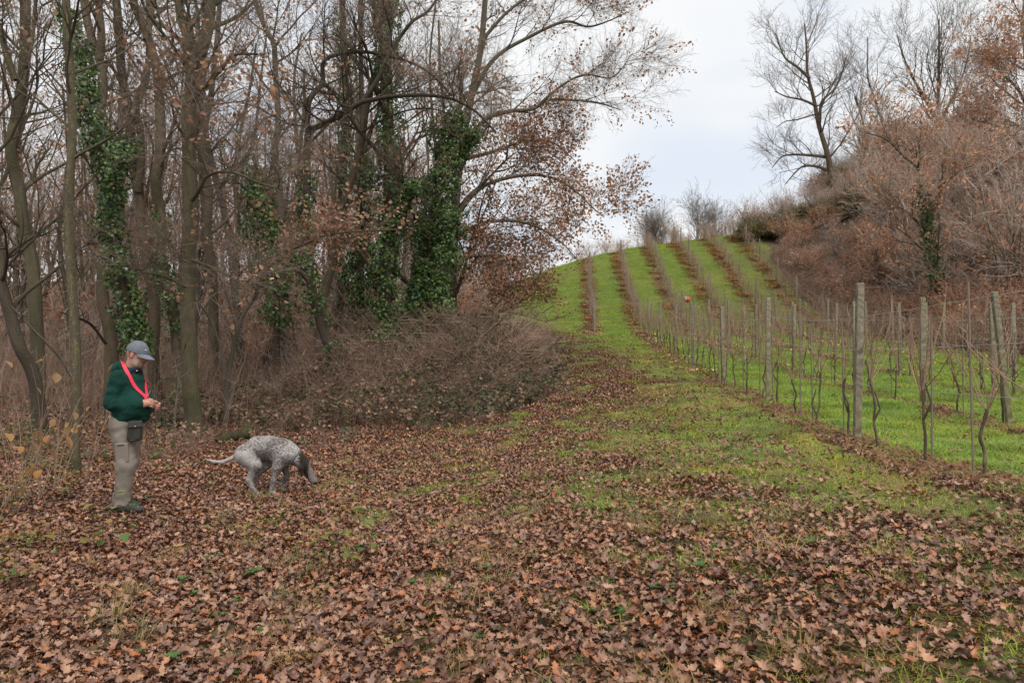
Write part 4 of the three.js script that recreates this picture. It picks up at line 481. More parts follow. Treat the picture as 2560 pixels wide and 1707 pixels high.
[[2480, 44, 9, 'slender bare tree in the thicket left of the edge oak'], [2420, 40, 7.5, 'slender bare tree in the thicket above the orange cane tangle'], [2230, 46, 8, 'slender bare tree in the thicket left of the ivy oak'], [2540, 30, 6.5, 'thin bare tree low in the thicket by the picture edge']].forEach(([u, d, h, lab], k) => { const x = (u - 1280) / F * d, b = V(x, H(x, -d) - 0.12, -d); tree('bare_tree', lab, BANK, { seed: 60 + k, bark: 'grey', kids: [5, 5], spray: 1.1, sprayKind: 'far', perTip: 1, leaf: { p: 0.25, kind: 'rust' }, stems: [{ pts: [b, b.clone().add(V(0.2, h * 0.3, 0)), b.clone().add(V(-0.1, h * 0.65, 0.2)), b.clone().add(V(0.2, h, 0))], r0: 0.1, r1: 0.02, branches: 13, from: 0.2, len: 2.8, el: 0.7 }] }); });
// trees and bushes beyond the brow
[[1743, 84, 9.5, 'round bare tree beyond the brow of the hill'], [1790, 86, 7, 'smaller bare tree right of the round one beyond the brow'], [1664, 82, 8.2, 'bent bare tree with ivy foot beyond the brow'], [1630, 84, 6, 'low brown tree left of the bent one beyond the brow']].forEach(([u, d, h, lab], k) => { const x = (u - 1280) / F * d, b = V(x, H(x, -d) - 0.12, -d), hh = 0.82 * (EYE + (906 - [505, 535, 541, 560][k]) / F * d - b.y); tree('bare_tree', lab, 'trees beyond the brow', { seed: 80 + k, bark: 'grey', kids: [6, 6], spray: 1.5, sprayKind: 'sky', perTip: 1, leaf: { p: k > 1 ? 0.35 : 0.05, kind: 'sparse', size: 1.5 }, stems: [{ pts: [b, b.clone().add(V(0.2, hh * 0.35, 0)), b.clone().add(V(k === 2 ? -1 : 0.1, hh * 0.7, 0.2)), b.clone().add(V(k === 2 ? -1.6 : 0.2, hh, 0))], r0: 0.26, r1: 0.04, branches: 18, from: 0.35, len: hh * 0.5, el: 0.75, ivy: k === 2 ? [0.3, 0.75, 0.4, 160] : null }] }); });
{ const r = rng(1300); for (let k = 0; k < 22; k++) { const u = lerp(1440, 1900, (k + r() * 0.8) / 22), d = 72 + r() * 6, x = (u - 1280) / F * d, c = copyOf(pick(shrubBare, r), u < 1560 ? 'bare skyline bush above the front vine row' : u < 1700 ? 'bare skyline bush before the bent tree' : 'bare skyline bush right of the round tree', 'bare bushes on the skyline'); c.position.set(x, H(x, -d), -d); c.rotation.y = r() * 6; c.scale.set(0.6 + r() * 0.3, 0.45 + r() * 0.35, 0.6); } }
{ const r = rng(1400); for (let k = 0; k < 18; k++) { const t = k / 18, d = 34 + 26 * t + r() * 3, x = 0.3 + 1.8 * t - 1.6 - r() * 3, c = copyOf(pick(k % 3 ? shrubBare : shrubLow, r), `bare shrub at the wood edge ${d < 44 ? 'beyond the bramble mound' : 'where the hill meets the sky'}`, 'shrubs at the far wood edge'); c.position.set(x, H(x, -d), -d); c.rotation.y = r() * 6; c.scale.setScalar(0.7 + r() * 0.5); } }

{ // thicket between the trunks of the wood
  const r = rng(1500), used = []; let made = 0;
  for (let k = 0; k < 3000 && made < 90; k++) { const d = lerp(23, 62, Math.pow(r(), 0.8)), u = lerp(-100, 1180, r()), x = (u - 1280) / F * d; if (x > -3.2 - 0.03 * d || used.some(([a, b]) => Math.hypot(a - x, b - d) < 1.6)) continue; used.push([x, d]); const c = copyOf(pick(r() < 0.35 ? shrubRust : shrubBare, r), `${d < 38 ? 'brown twiggy shrub' : 'faint brown shrub'} ${d < 38 ? 'among the trunks' : 'far back'} behind ${u < 100 ? 'the leftmost leaning trunk' : u < 200 ? 'the slim olive trunk' : u < 300 ? 'the crooked forked trunk' : u < 420 ? 'the man' : u < 530 ? 'the Y forked oak' : u < 640 ? 'the thin bowed trunk' : u < 750 ? 'the pole tree' : u < 860 ? 'the leaning long limbed oak' : 'the ivy clad trunks'}`, 'shrubs in the wood'); c.position.set(x, H(x, -d), -d); c.rotation.y = r() * 6.28; c.scale.setScalar(0.7 + r() * 0.6); made++; }
}

{ // orange dead canes in the thicket
  const oc = [[0.52, 0.24, 0.085], [0.44, 0.19, 0.07], [0.55, 0.30, 0.13]], spots = [[2400, 28, 'orange dead canes tangled above the leaning post'], [2460, 27, 'bright orange dead canes beside the right picture edge'], [2300, 29, 'few orange dead canes at the foot of the ivy oak']];
  spots.forEach(([u, d, lab], k) => { const x = (u - 1280) / F * d, p = V(x, H(x, -d), -d), root = thing('dead_canes', lab, 'bush', p, 'orange dead canes'), m = part('canes', caneGeo(950 + k, k === 2 ? 7 : 16, 1.5, oc, 1.6), twigMat, root); m.scale.set(1.5, 1.4, 1.5); m.userData.kind = 'stuff'; });
}
// ---------------------------------------------------------------- vineyard: posts, wires, vines
const concreteTex = tex(256, (u, v) => { const k = 0.62 + 0.1 * tn(u, v, 8, 2) + 0.12 * tn(u, v, 40, 5) + 0.06 * tn(u, v, 90, 9); return [k, k * 0.98, k * 0.93]; });
const postMats = [[0.62, 0.56, 0.46], [0.54, 0.48, 0.39], [0.48, 0.44, 0.33], [0.58, 0.50, 0.40]].map((c) => new THREE.MeshStandardMaterial({ color: new THREE.Color(...c), map: concreteTex, bumpMap: concreteTex, bumpScale: 0.004, roughness: 0.9, vertexColors: true }));
function postGeo(w, h, seed) {
  const s = new THREE.Shape(); s.moveTo(-w / 2, -0.3); s.lineTo(w / 2, -0.3); s.lineTo(w / 2 * 0.94, h - 0.01); s.lineTo(w / 2 * 0.7, h); s.lineTo(-w / 2 * 0.75, h); s.lineTo(-w / 2 * 0.94, h - 0.015); s.lineTo(-w / 2, -0.3);
  for (let y = 0.45; y < h - 0.05; y += 0.42) { const p = new THREE.Path(); p.absarc(0, y, 0.008, 0, 6.283, true); s.holes.push(p); }
  const g = new THREE.ExtrudeGeometry(s, { depth: w * 0.8, bevelEnabled: true, bevelSize: 0.007, bevelThickness: 0.007, bevelSegments: 1, curveSegments: 5 }); g.translate(0, 0, -w * 0.4);
  const p = g.attributes.position, c = []; for (let i = 0; i < p.count; i++) { const x = p.getX(i), y = p.getY(i), z = p.getZ(i), m = sstep(0.0, 0.5, n3(x * 9 + seed * 5, y * 2.2, z * 9)) * 0.6; c.push(lerp(1, 0.85, m), lerp(1, 0.88, m), lerp(1, 0.42, m)); } g.setAttribute('color', new THREE.Float32BufferAttribute(c, 3)); return g;
}
const postG = [postGeo(0.08, 1.95, 1), postGeo(0.075, 2.02, 2), postGeo(0.07, 1.95, 3)];
const stakeMat = new THREE.MeshStandardMaterial({ color: new THREE.Color(0.48, 0.38, 0.29), map: barkTex, roughness: 0.9 }), vineMat = new THREE.MeshStandardMaterial({ vertexColors: true, map: barkTex, bumpMap: barkBump, bumpScale: 0.006, roughness: 0.9 }), wireMat = new THREE.MeshStandardMaterial({ color: new THREE.Color(0.45, 0.45, 0.46), metalness: 0.6, roughness: 0.5 });
const vineProtos = [0, 1, 2, 3, 4, 5, 6].map((k) => {
  const r = rng(2000 + k), g = thing('grapevine', '', 'grapevine', V(0, 0, 0)), mb = new MB(), cn = new MB(), h = 0.62 + r() * 0.22, pts = [V(0, -0.1, 0)];
  for (let i = 1; i <= 5; i++) pts.push(V((r() - 0.5) * 0.055 + (k % 3 - 1) * 0.012 * i, h * i / 5, (r() - 0.5) * 0.06));
  const q = smoothPath(pts, 18); mb.tube(q, (t, a) => lerp(0.016, 0.012, t) * (1 + 0.22 * n3(Math.cos(a) * 2, t * 12, Math.sin(a) * 2 + k)) * (t > 0.88 ? 1.35 : 1), 7, (p) => shade([0.34, 0.24, 0.17], 0.8 + 0.3 * n3(p.x * 9, p.y * 5, k)), true, 0.2);
  if (r() < 0.7) { const a = pts[1 + Math.floor(r() * 3)]; mb.tube([a, a.clone().add(V(0.06, 0.15, (r() - 0.5) * 0.3)), a.clone().add(V(0.02, 0.35, (r() - 0.5) * 0.35))], [0.013, 0.011, 0.007], 5, [0.3, 0.21, 0.15]); }
  const top = q[q.length - 1];
  for (let c = 0; c < 6 + Math.floor(r() * 4); c++) { const arm = r() < 0.45, L = 0.55 + r() * 0.75, sgn = r() < 0.5 ? -1 : 1, p = [top.clone().add(V(0, -r() * 0.12, 0))], d = V((r() - 0.5) * 0.6, arm ? 0.25 + r() * 0.4 : 0.9, sgn * (arm ? 0.9 : 0.35) * (0.4 + r())).normalize(); for (let i = 1; i <= 6; i++) { d.add(V((r() - 0.5) * 0.34, arm ? 0.07 : 0.04, (r() - 0.5) * 0.34)).normalize(); p.push(p[i - 1].clone().addScaledVector(d, L / 6)); } const cc = shade(pick([[0.27, 0.16, 0.105], [0.22, 0.13, 0.09], [0.30, 0.19, 0.13]], r), 0.8 + r() * 0.4); cn.tube(p, p.map((_, i) => 0.0062 * (1 - 0.6 * i / 6)), 4, cc); for (let j = 0; j < 3; j++) { const i = 2 + Math.floor(r() * 4), e = V(r() - 0.5, r() - 0.3, r() - 0.5).normalize(); cn.tube([p[i], p[i].clone().addScaledVector(e, 0.1 + r() * 0.16)], [0.003, 0.0015], 3, cc); } }
  part('trunk', mb.geo(), vineMat, g); part('canes', cn.geo(), twigMat, g).userData.kind = 'stuff';
  if (k % 4) { const st = new MB(), hh = 1.2 + r() * 0.6; st.tube([V(0.05, -0.12, 0.04), V(0.05 + (r() - 0.5) * 0.06, hh, 0.04 + (r() - 0.5) * 0.06)], [0.011, 0.010], 5, null, true); part('stake', st.geo(), stakeMat, g); }
  scene.remove(g); return g;
});
taken.delete('grapevine');
const ORD = ['first', 'second', 'third', 'fourth', 'fifth', 'sixth', 'seventh', 'eighth', 'ninth', 'tenth', 'eleventh', 'twelfth', 'thirteenth', 'fourteenth', 'fifteenth', 'sixteenth'];
const ROWNAME = ['short uphill row', 'front vine row', 'second vine row', 'third vine row', 'fourth vine row', 'last vine row by the bank'];
const rowEnd = [57, 58.5, 64, 66, 67, 67];
const postsMade = [];
ROWS.forEach((X0, ri) => {
  const r = rng(2100 + ri), near = ri === 0 ? 37 : Math.max(8.7, X0 / 0.655 + 0.4), xAt = (d) => X0 + SL * d; let d = ri === 1 ? 8.7 : ri === 0 ? 37 : near + r() * 1.5, n = 0; const ds = [];
  const fixed = ri === 1 ? [8.7, 12.7, 16.8, 21, 25.3, 29.6, 34.5, 39.6] : null;
  while (d < rowEnd[ri]) { ds.push(d); n++; d = fixed && n < fixed.length ? fixed[n] : d + 4.1 + r() * 0.7; }
  if (ri === 2) ds.unshift(9.9); if (ri === 2) { ds[1] = Math.max(ds[1], 12.4); }
  ds.forEach((dd, k) => {
    const p = V(xAt(dd) + (r() - 0.5) * 0.06, 0, -dd); p.y = H(p.x, p.z);
    const g = thing('vineyard_post', `grey post, ${ORD[k]} from the near end of the ${ROWNAME[ri]}`, 'post', p, 'vineyard posts'); const m = part('shaft', postG[(k + ri) % 3], postMats[(k * 3 + ri) % 4], g); m.rotation.y = -SL + (r() - 0.5) * 0.3;
    g.rotation.set((r() - 0.5) * 0.05, 0, (r() - 0.5) * 0.05); if (ri === 2 && k === 0) g.rotation.z = 0.09; postsMade.push([ri, k, p]);
    const cap = part('wire_clip', new THREE.TorusGeometry(0.012, 0.003, 4, 8), wireMat, g); cap.position.set(0, 1.55, 0.052); cap.rotation.y = 0.6;
  });
  // wires
  [0.75, 1.2, 1.62].forEach((h, wi) => { const mb = new MB(), pts = [], d0 = ri === 0 ? ds[0] : Math.max(4.2, X0 / 0.655 - 2), dn = ds[ds.length - 1]; const base = V(xAt(d0), H(xAt(d0), -d0), -d0); const N = Math.round((dn - d0) / 1.05); for (let k = 0; k <= N; k++) { const dd = lerp(d0, dn, k / N), x = xAt(dd); let sag = 0; for (let j = 0; j < ds.length - 1; j++) if (dd > ds[j] && dd < ds[j + 1]) { const t = (dd - ds[j]) / (ds[j + 1] - ds[j]); sag = -0.05 * 4 * t * (1 - t); } pts.push(V(x + 0.055, H0(x, -dd) + h + sag, -dd).sub(base)); } mb.tube(pts, pts.map(() => 0.0022), 4, null); const root = thing('trellis_wire', `${['lower', 'middle', 'upper'][wi]} steel wire strung along the ${ROWNAME[ri]}`, 'wire', base, 'trellis wires'); part('strand', mb.geo(), wireMat, root); });
  // vines, about one a metre
  let lastSeg = -1, inSeg = 0; let dv = ri === 0 ? 39 : Math.max(5.1, X0 / 0.655 - 0.6);
  while (dv < rowEnd[ri] - 0.5) {
    const step = (ri === 1 ? 0.95 : 1.02) + r() * 0.18, x = xAt(dv) + (r() - 0.5) * 0.1; let seg = 0; while (seg < ds.length && ds[seg] < dv) seg++;
    if (r() > 0.06) { if (seg !== lastSeg) { lastSeg = seg; inSeg = 0; } const nth = ORD[inSeg++]; const c = copyOf(pick(vineProtos, r), `${nth} bare grapevine ${seg === 0 ? 'before the first post' : `past the ${ORD[seg - 1]} post`} of the ${ROWNAME[ri]}`, 'grapevines'); c.userData.category = 'grapevine'; c.position.set(x, H(x, -dv), -dv); c.rotation.y = (r() < 0.5 ? 0 : Math.PI) + (r() - 0.5) * 0.7 - SL; c.scale.set(1, 0.9 + r() * 0.3 + (ri === 0 ? 0.15 : 0), 1); }
    dv += step;
  }
});
{ // pruned canes tied up along the rows on the slope read as a brown fence of fine shoots
  const r = rng(2300), L = [], C = [], sh = sprayGeo(90, [0.27, 0.19, 0.145], 1.4, 5);
  ROWS.forEach((X0, ri) => { for (let d = ri === 0 ? 39 : 13; d < rowEnd[ri]; d += d > 32 ? 0.27 : ri < 3 ? 0.34 : 0.5) { const x = X0 + SL * d + (r() - 0.5) * 0.25; if (x > 0.82 * d) continue; const dir = V((r() - 0.5) * 0.3, 1, (r() - 0.5) * 0.5).normalize(); L.push(mat4(V(x, H(x, -d) + (d > 32 ? 0.25 : 0.5) + r() * 0.35, -d), dir, r() * 6.28, (d > 32 ? 0.9 : 0.6) + r() * 0.5)); const b = 0.8 + r() * 0.5; C.push(new THREE.Color(b, b, b)); } });
  tag(scatter('vine_shoots', sh, twigMat, L, C), 'fine brown vine shoots tied up along the rows', 'vine shoots', null, 'stuff');
}
{ // red and white bucket stuck on a post
  const p = at(1716, 748, 27); p.y = EYE + (p.y - EYE); const root = thing('red_bucket', 'small red bucket with white end hanging on a vineyard stake', 'bucket', p), prof = [[0.001, 0], [0.085, 0], [0.1, 0.02], [0.115, 0.2], [0.12, 0.2], [0.12, 0.185], [0.104, 0.18], [0.09, 0.03], [0.001, 0.025]].map(([x, y]) => new THREE.Vector2(x, y));
  const b = part('shell', new THREE.LatheGeometry(prof, 24), new THREE.MeshStandardMaterial({ color: new THREE.Color(0.48, 0.06, 0.06), roughness: 0.5 }), root), w = part('lining', new THREE.CylinderGeometry(0.086, 0.08, 0.02, 20), new THREE.MeshStandardMaterial({ color: new THREE.Color(0.75, 0.74, 0.72), roughness: 0.6 }), root), k = part('opening', new THREE.TorusGeometry(0.05, 0.018, 8, 18), new THREE.MeshStandardMaterial({ color: new THREE.Color(0.03, 0.03, 0.03), roughness: 0.6 }), root);
  b.position.y = -0.1; w.position.y = -0.105; k.position.y = -0.118; k.rotation.x = Math.PI / 2; k.scale.set(1, 1, 0.5); root.quaternion.setFromUnitVectors(V(0, -1, 0), V(-0.78, 0.12, 0.61).normalize());
  const q = at(1724, 748, 27.08), st = thing('vineyard_stake', 'dark wooden stake carrying the red bucket', 'stake', V(q.x, H(q.x, q.z), q.z)), mb = new MB(); mb.tube([V(0, -0.2, 0), V(0.01, (q.y - H(q.x, q.z)) * 0.6, 0), V(0.02, q.y - H(q.x, q.z) + 0.2, 0)], [0.028, 0.026, 0.024], 8, null, true); part('pole', mb.geo(), stakeMat, st);
}
// ---------------------------------------------------------------- bodies from distance fields
function surfaceNet(f, lo, hi, cell, colorOf) {
  const nx = Math.ceil((hi.x - lo.x) / cell) + 1, ny = Math.ceil((hi.y - lo.y) / cell) + 1, nz = Math.ceil((hi.z - lo.z) / cell) + 1, val = new Float32Array(nx * ny * nz), id = (i, j, k) => (k * ny + j) * nx + i, vid = new Int32Array(nx * ny * nz).fill(-1), P = [], I = [];
  for (let k = 0; k < nz; k++) for (let j = 0; j < ny; j++) for (let i = 0; i < nx; i++) val[id(i, j, k)] = f(lo.x + i * cell, lo.y + j * cell, lo.z + k * cell);
  const E = [[0, 1], [2, 3], [4, 5], [6, 7], [0, 2], [1, 3], [4, 6], [5, 7], [0, 4], [1, 5], [2, 6], [3, 7]];
  for (let k = 0; k < nz - 1; k++) for (let j = 0; j < ny - 1; j++) for (let i = 0; i < nx - 1; i++) {
    const c = []; let m = 0; for (let q = 0; q < 8; q++) { const v = val[id(i + (q & 1), j + ((q >> 1) & 1), k + (q >> 2))]; c.push(v); if (v < 0) m |= 1 << q; }
    if (m === 0 || m === 255) continue; let x = 0, y = 0, z = 0, n = 0;
    for (const [a, b] of E) if ((c[a] < 0) !== (c[b] < 0)) { const t = c[a] / (c[a] - c[b]); x += (a & 1) + t * ((b & 1) - (a & 1)); y += ((a >> 1) & 1) + t * (((b >> 1) & 1) - ((a >> 1) & 1)); z += (a >> 2) + t * ((b >> 2) - (a >> 2)); n++; }
    vid[id(i, j, k)] = P.length / 3; P.push(lo.x + (i + x / n) * cell, lo.y + (j + y / n) * cell, lo.z + (k + z / n) * cell);
  }
  const quad = (a, b, c, d, fl) => { if (a < 0 || b < 0 || c < 0 || d < 0) return; fl ? I.push(a, b, c, a, c, d) : I.push(a, c, b, a, d, c); };
  for (let k = 1; k < nz - 1; k++) for (let j = 1; j < ny - 1; j++) for (let i = 1; i < nx - 1; i++) {
    const s = val[id(i, j, k)] < 0;
    if (s !== (val[id(i + 1, j, k)] < 0)) quad(vid[id(i, j - 1, k - 1)], vid[id(i, j, k - 1)], vid[id(i, j, k)], vid[id(i, j - 1, k)], s);
    if (s !== (val[id(i, j + 1, k)] < 0)) quad(vid[id(i - 1, j, k - 1)], vid[id(i - 1, j, k)], vid[id(i, j, k)], vid[id(i, j, k - 1)], s);
    if (s !== (val[id(i, j, k + 1)] < 0)) quad(vid[id(i - 1, j - 1, k)], vid[id(i, j - 1, k)], vid[id(i, j, k)], vid[id(i - 1, j, k)], s);
  }
  const N = [], C = [], e = cell * 0.6;
  for (let q = 0; q < P.length; q += 3) { const x = P[q], y = P[q + 1], z = P[q + 2]; let a = f(x + e, y, z) - f(x - e, y, z), b = f(x, y + e, z) - f(x, y - e, z), c = f(x, y, z + e) - f(x, y, z - e); const l = Math.hypot(a, b, c) || 1; N.push(a / l, b / l, c / l); if (colorOf) C.push(...colorOf(x, y, z, a / l, b / l, c / l)); }
  const g = new THREE.BufferGeometry(); g.setAttribute('position', new THREE.Float32BufferAttribute(P, 3)); g.setAttribute('normal', new THREE.Float32BufferAttribute(N, 3)); if (colorOf) g.setAttribute('color', new THREE.Float32BufferAttribute(C, 3)); g.setIndex(I); return g;
}
const smin = (a, b, k) => { const h = Math.max(k - Math.abs(a - b), 0) / k; return Math.min(a, b) - h * h * k * 0.25; };
// tapered capsule; sz stretches it sideways
const cap = (a, b, ra, rb, sz = 1) => { const dx = b[0] - a[0], dy = b[1] - a[1], dz = (b[2] - a[2]) / sz, L = dx * dx + dy * dy + dz * dz || 1e-9; return (x, y, z) => { const px_ = x - a[0], py = y - a[1], pz = (z - a[2]) / sz, t = clamp((px_ * dx + py * dy + pz * dz) / L, 0, 1); return Math.hypot(px_ - dx * t, py - dy * t, pz - dz * t) - (ra + (rb - ra) * t); }; };
const ell = (c, r) => (x, y, z) => { const k0 = Math.hypot((x - c[0]) / r[0], (y - c[1]) / r[1], (z - c[2]) / r[2]), k1 = Math.hypot((x - c[0]) / (r[0] * r[0]), (y - c[1]) / (r[1] * r[1]), (z - c[2]) / (r[2] * r[2])); return k0 * (k0 - 1) / (k1 || 1e-9); };
const blend = (list, k) => (x, y, z) => { let d = 1e9; for (const s of list) d = d > 1e8 ? s(x, y, z) : smin(d, s(x, y, z), k); return d; };
const cloth = (c, o = {}) => new THREE.MeshPhysicalMaterial({ color: new THREE.Color(...c), roughness: 0.95, sheen: 0.4, sheenColor: new THREE.Color(0.25, 0.3, 0.3), sheenRoughness: 0.7, specularIntensity: 0.3, ...o });
const skinMat = new THREE.MeshPhysicalMaterial({ vertexColors: true, roughness: 0.55, specularIntensity: 0.5 });
// ---------------------------------------------------------------- the man
{
  const D = 7.3, foot = at(318, 1283, D); foot.y = H(foot.x, foot.z) + 0.03;
  const man = thing('person', 'man in dark green hoodie and grey cap looking down, hands together', 'person', foot); man.rotation.y = 0.02;
  const hip = [-0.02, 0.93, 0], kn = [0.035, 0.49, 0.11], kf = [-0.06, 0.49, -0.11], an = [0.0, 0.1, 0.115], af = [-0.135, 0.1, -0.1];
  const sn = [-0.035, 1.415, 0.19], en = [-0.07, 1.14, 0.225], wn = [0.165, 1.135, 0.13], sf = [-0.035, 1.415, -0.19], ef = [-0.05, 1.13, -0.27], wf = [0.16, 1.105, -0.09];
  // head frame
  const C = [0.072, 1.655], ct = Math.cos(0.36), st = Math.sin(0.36);                 // head bowed
  const toHead = (x, y) => [(x - C[0]) * ct - (y - C[1]) * st, (x - C[0]) * st + (y - C[1]) * ct], fromHead = (hx, hy) => [C[0] + hx * ct + hy * st, C[1] - hx * st + hy * ct];
  const headLocal = blend([ell([-0.012, 0.022, 0], [0.1, 0.108, 0.077]), ell([0.03, -0.045, 0], [0.07, 0.085, 0.062]), cap([0.045, -0.095, -0.03], [0.045, -0.095, 0.03], 0.034, 0.034), cap([0.072, -0.104, -0.01], [0.072, -0.104, 0.01], 0.022, 0.022)], 0.045);
  const noseL = blend([cap([0.085, 0.015, 0], [0.112, -0.03, 0], 0.011, 0.016), cap([0.1, -0.036, -0.012], [0.1, -0.036, 0.012], 0.011, 0.011)], 0.02), browL = cap([0.082, 0.026, -0.035], [0.082, 0.026, 0.035], 0.013, 0.013), lipL = blend([cap([0.094, -0.066, -0.018], [0.094, -0.066, 0.018], 0.008, 0.008), cap([0.09, -0.08, -0.015], [0.09, -0.08, 0.015], 0.009, 0.009)], 0.004);
  const earL = (s) => blend([ell([-0.012, -0.01, 0.08 * s], [0.02, 0.034, 0.01]), ell([-0.008, -0.032, 0.078 * s], [0.012, 0.014, 0.009])], 0.012), e1 = earL(1), e2 = earL(-1), eye1 = ell([0.078, 0.004, 0.03], [0.02, 0.012, 0.017]), eye2 = ell([0.078, 0.004, -0.03], [0.02, 0.012, 0.017]);
  const headF = (x, y, z) => { const [a, b] = toHead(x, y); let d = headLocal(a, b, z); d = smin(d, noseL(a, b, z), 0.014); d = smin(d, browL(a, b, z), 0.02); d = Math.max(d, -Math.min(eye1(a, b, z), eye2(a, b, z)) - 0.004); d = smin(d, lipL(a, b, z), 0.008); d = smin(d, Math.min(e1(a, b, z), e2(a, b, z)), 0.008); return d; };
  const neckF = cap([-0.03, 1.43, 0], [0.035, 1.585, 0], 0.066, 0.058);
  const skin = [0.40, 0.205, 0.145];
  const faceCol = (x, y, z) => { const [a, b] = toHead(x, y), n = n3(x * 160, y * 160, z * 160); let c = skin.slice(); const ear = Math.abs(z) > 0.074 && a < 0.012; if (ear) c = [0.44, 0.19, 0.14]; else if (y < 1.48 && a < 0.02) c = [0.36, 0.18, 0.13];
    const red = sstep(0.05, 0.02, Math.hypot(a - 0.105, b + 0.03)) * 0.5; c = [c[0] * (1 + red * 0.15), c[1] * (1 - red * 0.25), c[2] * (1 - red * 0.25)];
    const beard = ear ? 0 : sstep(-0.035, -0.06, b + Math.max(0, 0.05 - a) * -0.4 + n * 0.006) * sstep(-0.03, 0.0, a) * sstep(-0.15, -0.125, b); const bc = a > 0.07 ? [0.11, 0.085, 0.075] : [0.27, 0.235, 0.215];
    const stache = sstep(0.017, 0.008, Math.abs(b + 0.054)) * sstep(0.07, 0.085, a) * sstep(0.034, 0.024, Math.abs(z)), lips = sstep(0.011, 0.005, Math.abs(b + 0.074)) * sstep(0.086, 0.094, a) * sstep(0.024, 0.016, Math.abs(z));
    c = c.map((v, k) => lerp(v, bc[k], beard * (0.62 + 0.25 * n))); c = c.map((v, k) => lerp(v, [0.09, 0.07, 0.06][k], stache * 0.75)); c = c.map((v, k) => lerp(v, [0.33, 0.12, 0.1][k], lips));
    const hair = !ear && a < 0.02 && b < 0.03 && b > -0.06 + Math.max(0, a + 0.05) * 0.6 && Math.abs(z) > 0.02 - a ? 1 : 0, brow = sstep(0.011, 0.004, Math.abs(b - 0.026)) * sstep(0.07, 0.08, a) * sstep(0.008, 0.014, Math.abs(z)); c = c.map((v, k) => lerp(v, [0.055, 0.045, 0.04][k] * (1 + 0.5 * n), Math.max(hair, brow)));
    return c; };
  // hands with five fingers closed on the tool
  const t = V(0.53, 0.85, 0).normalize();
  const hand = (w, side) => { const pc = [w[0] + 0.085, w[1] + 0.002, w[2] - 0.035 * side], L = [cap(w, [w[0] + 0.05, w[1], w[2] - 0.015 * side], 0.028, 0.03), cap([w[0] + 0.045, w[1] + 0.018, w[2] - 0.01 * side], pc, 0.024, 0.026), cap([w[0] + 0.045, w[1] - 0.018, w[2] - 0.01 * side], pc, 0.024, 0.024)], Fg = []; for (let k = 0; k < 4; k++) { const o = (1.5 - k) * 0.021, len = [0.9, 1, 0.95, 0.75][k], a = [pc[0] + 0.012 + t.x * o * 0.4, pc[1] + t.y * o, pc[2] + 0.004 * side], b = [a[0] + 0.032 * len, a[1] - 0.006, a[2] - 0.008 * side], c = [b[0] + 0.008, b[1] - 0.012, b[2] - 0.03 * side * len], e = [c[0] - 0.022 * len, c[1] - 0.004, c[2] - 0.012 * side]; Fg.push(cap(a, b, 0.0105, 0.0098), cap(b, c, 0.0098, 0.009), cap(c, e, 0.009, 0.0075)); } const th = [[w[0] + 0.05, w[1] + 0.026, w[2] - 0.025 * side], [w[0] + 0.085, w[1] + 0.045, w[2] - 0.05 * side], [w[0] + 0.115, w[1] + 0.04, w[2] - 0.056 * side]]; const palm = blend(L, 0.02), fing = (x, y, z) => { let d = 1e9; for (const q of Fg) d = Math.min(d, q(x, y, z)); return d; }, thumb = blend([cap(th[0], th[1], 0.013, 0.011), cap(th[1], th[2], 0.011, 0.0085)], 0.008); return (x, y, z) => smin(smin(palm(x, y, z), fing(x, y, z), 0.008), thumb(x, y, z), 0.01); };
  const hN = hand(wn, 1), hF = hand(wf, -1);
  const arm = (s, e, w) => [cap(s, e, 0.05, 0.042), cap(e, w, 0.042, 0.028)];
  const trunkF = blend([cap([-0.02, 0.95, 0], [0.02, 1.1, 0], 0.115, 0.12, 1.25), cap([0.02, 1.1, 0], [-0.01, 1.33, 0], 0.12, 0.115, 1.35), cap([-0.02, 1.4, -0.15], [-0.02, 1.4, 0.15], 0.05, 0.05), ...arm(sn, en, wn), ...arm(sf, ef, wf), cap([hip[0], 0.9, 0.09], kn, 0.085, 0.055), cap(kn, an, 0.055, 0.035), cap([hip[0], 0.9, -0.09], kf, 0.085, 0.055), cap(kf, af, 0.055, 0.035), cap(an, [0.14, 0.05, 0.125], 0.03, 0.022), cap(af, [0.0, 0.05, -0.1], 0.03, 0.022)], 0.05);
  const lowBody = surfaceNet((x, y, z) => smin(trunkF(x, y, z), neckF(x, y, z), 0.03), V(-0.32, 0, -0.4), V(0.3, 1.6, 0.4), 0.014, () => skin);
  const headG = surfaceNet((x, y, z) => smin(headF(x, y, z), neckF(x, y, z), 0.03), V(-0.12, 1.46, -0.1), V(0.24, 1.8, 0.1), 0.0045, faceCol);
  const hg = (h, w) => surfaceNet(h, V(w[0] - 0.05, w[1] - 0.08, w[2] - 0.14), V(w[0] + 0.2, w[1] + 0.1, w[2] + 0.14), 0.0035, (x, y, z) => { const k = 1 + 0.12 * n3(x * 60, y * 60, z * 60); return [0.42 * k, 0.215 * k, 0.155 * k]; });
  part('body', mergeGeometries([lowBody, headG, hg(hN, wn), hg(hF, wf)]), skinMat, man);
  // hoodie
  const folds = (x, y, z) => 0.008 * n3(x * 6, y * 9, z * 6) + 0.0015 * n3(x * 22 + 4, y * 26, z * 22) + 0.006 * Math.sin(y * 60 + n3(x * 6, y * 6, z * 6) * 4) * sstep(0.13, 0.0, Math.hypot(x - en[0], y - en[1])) ;
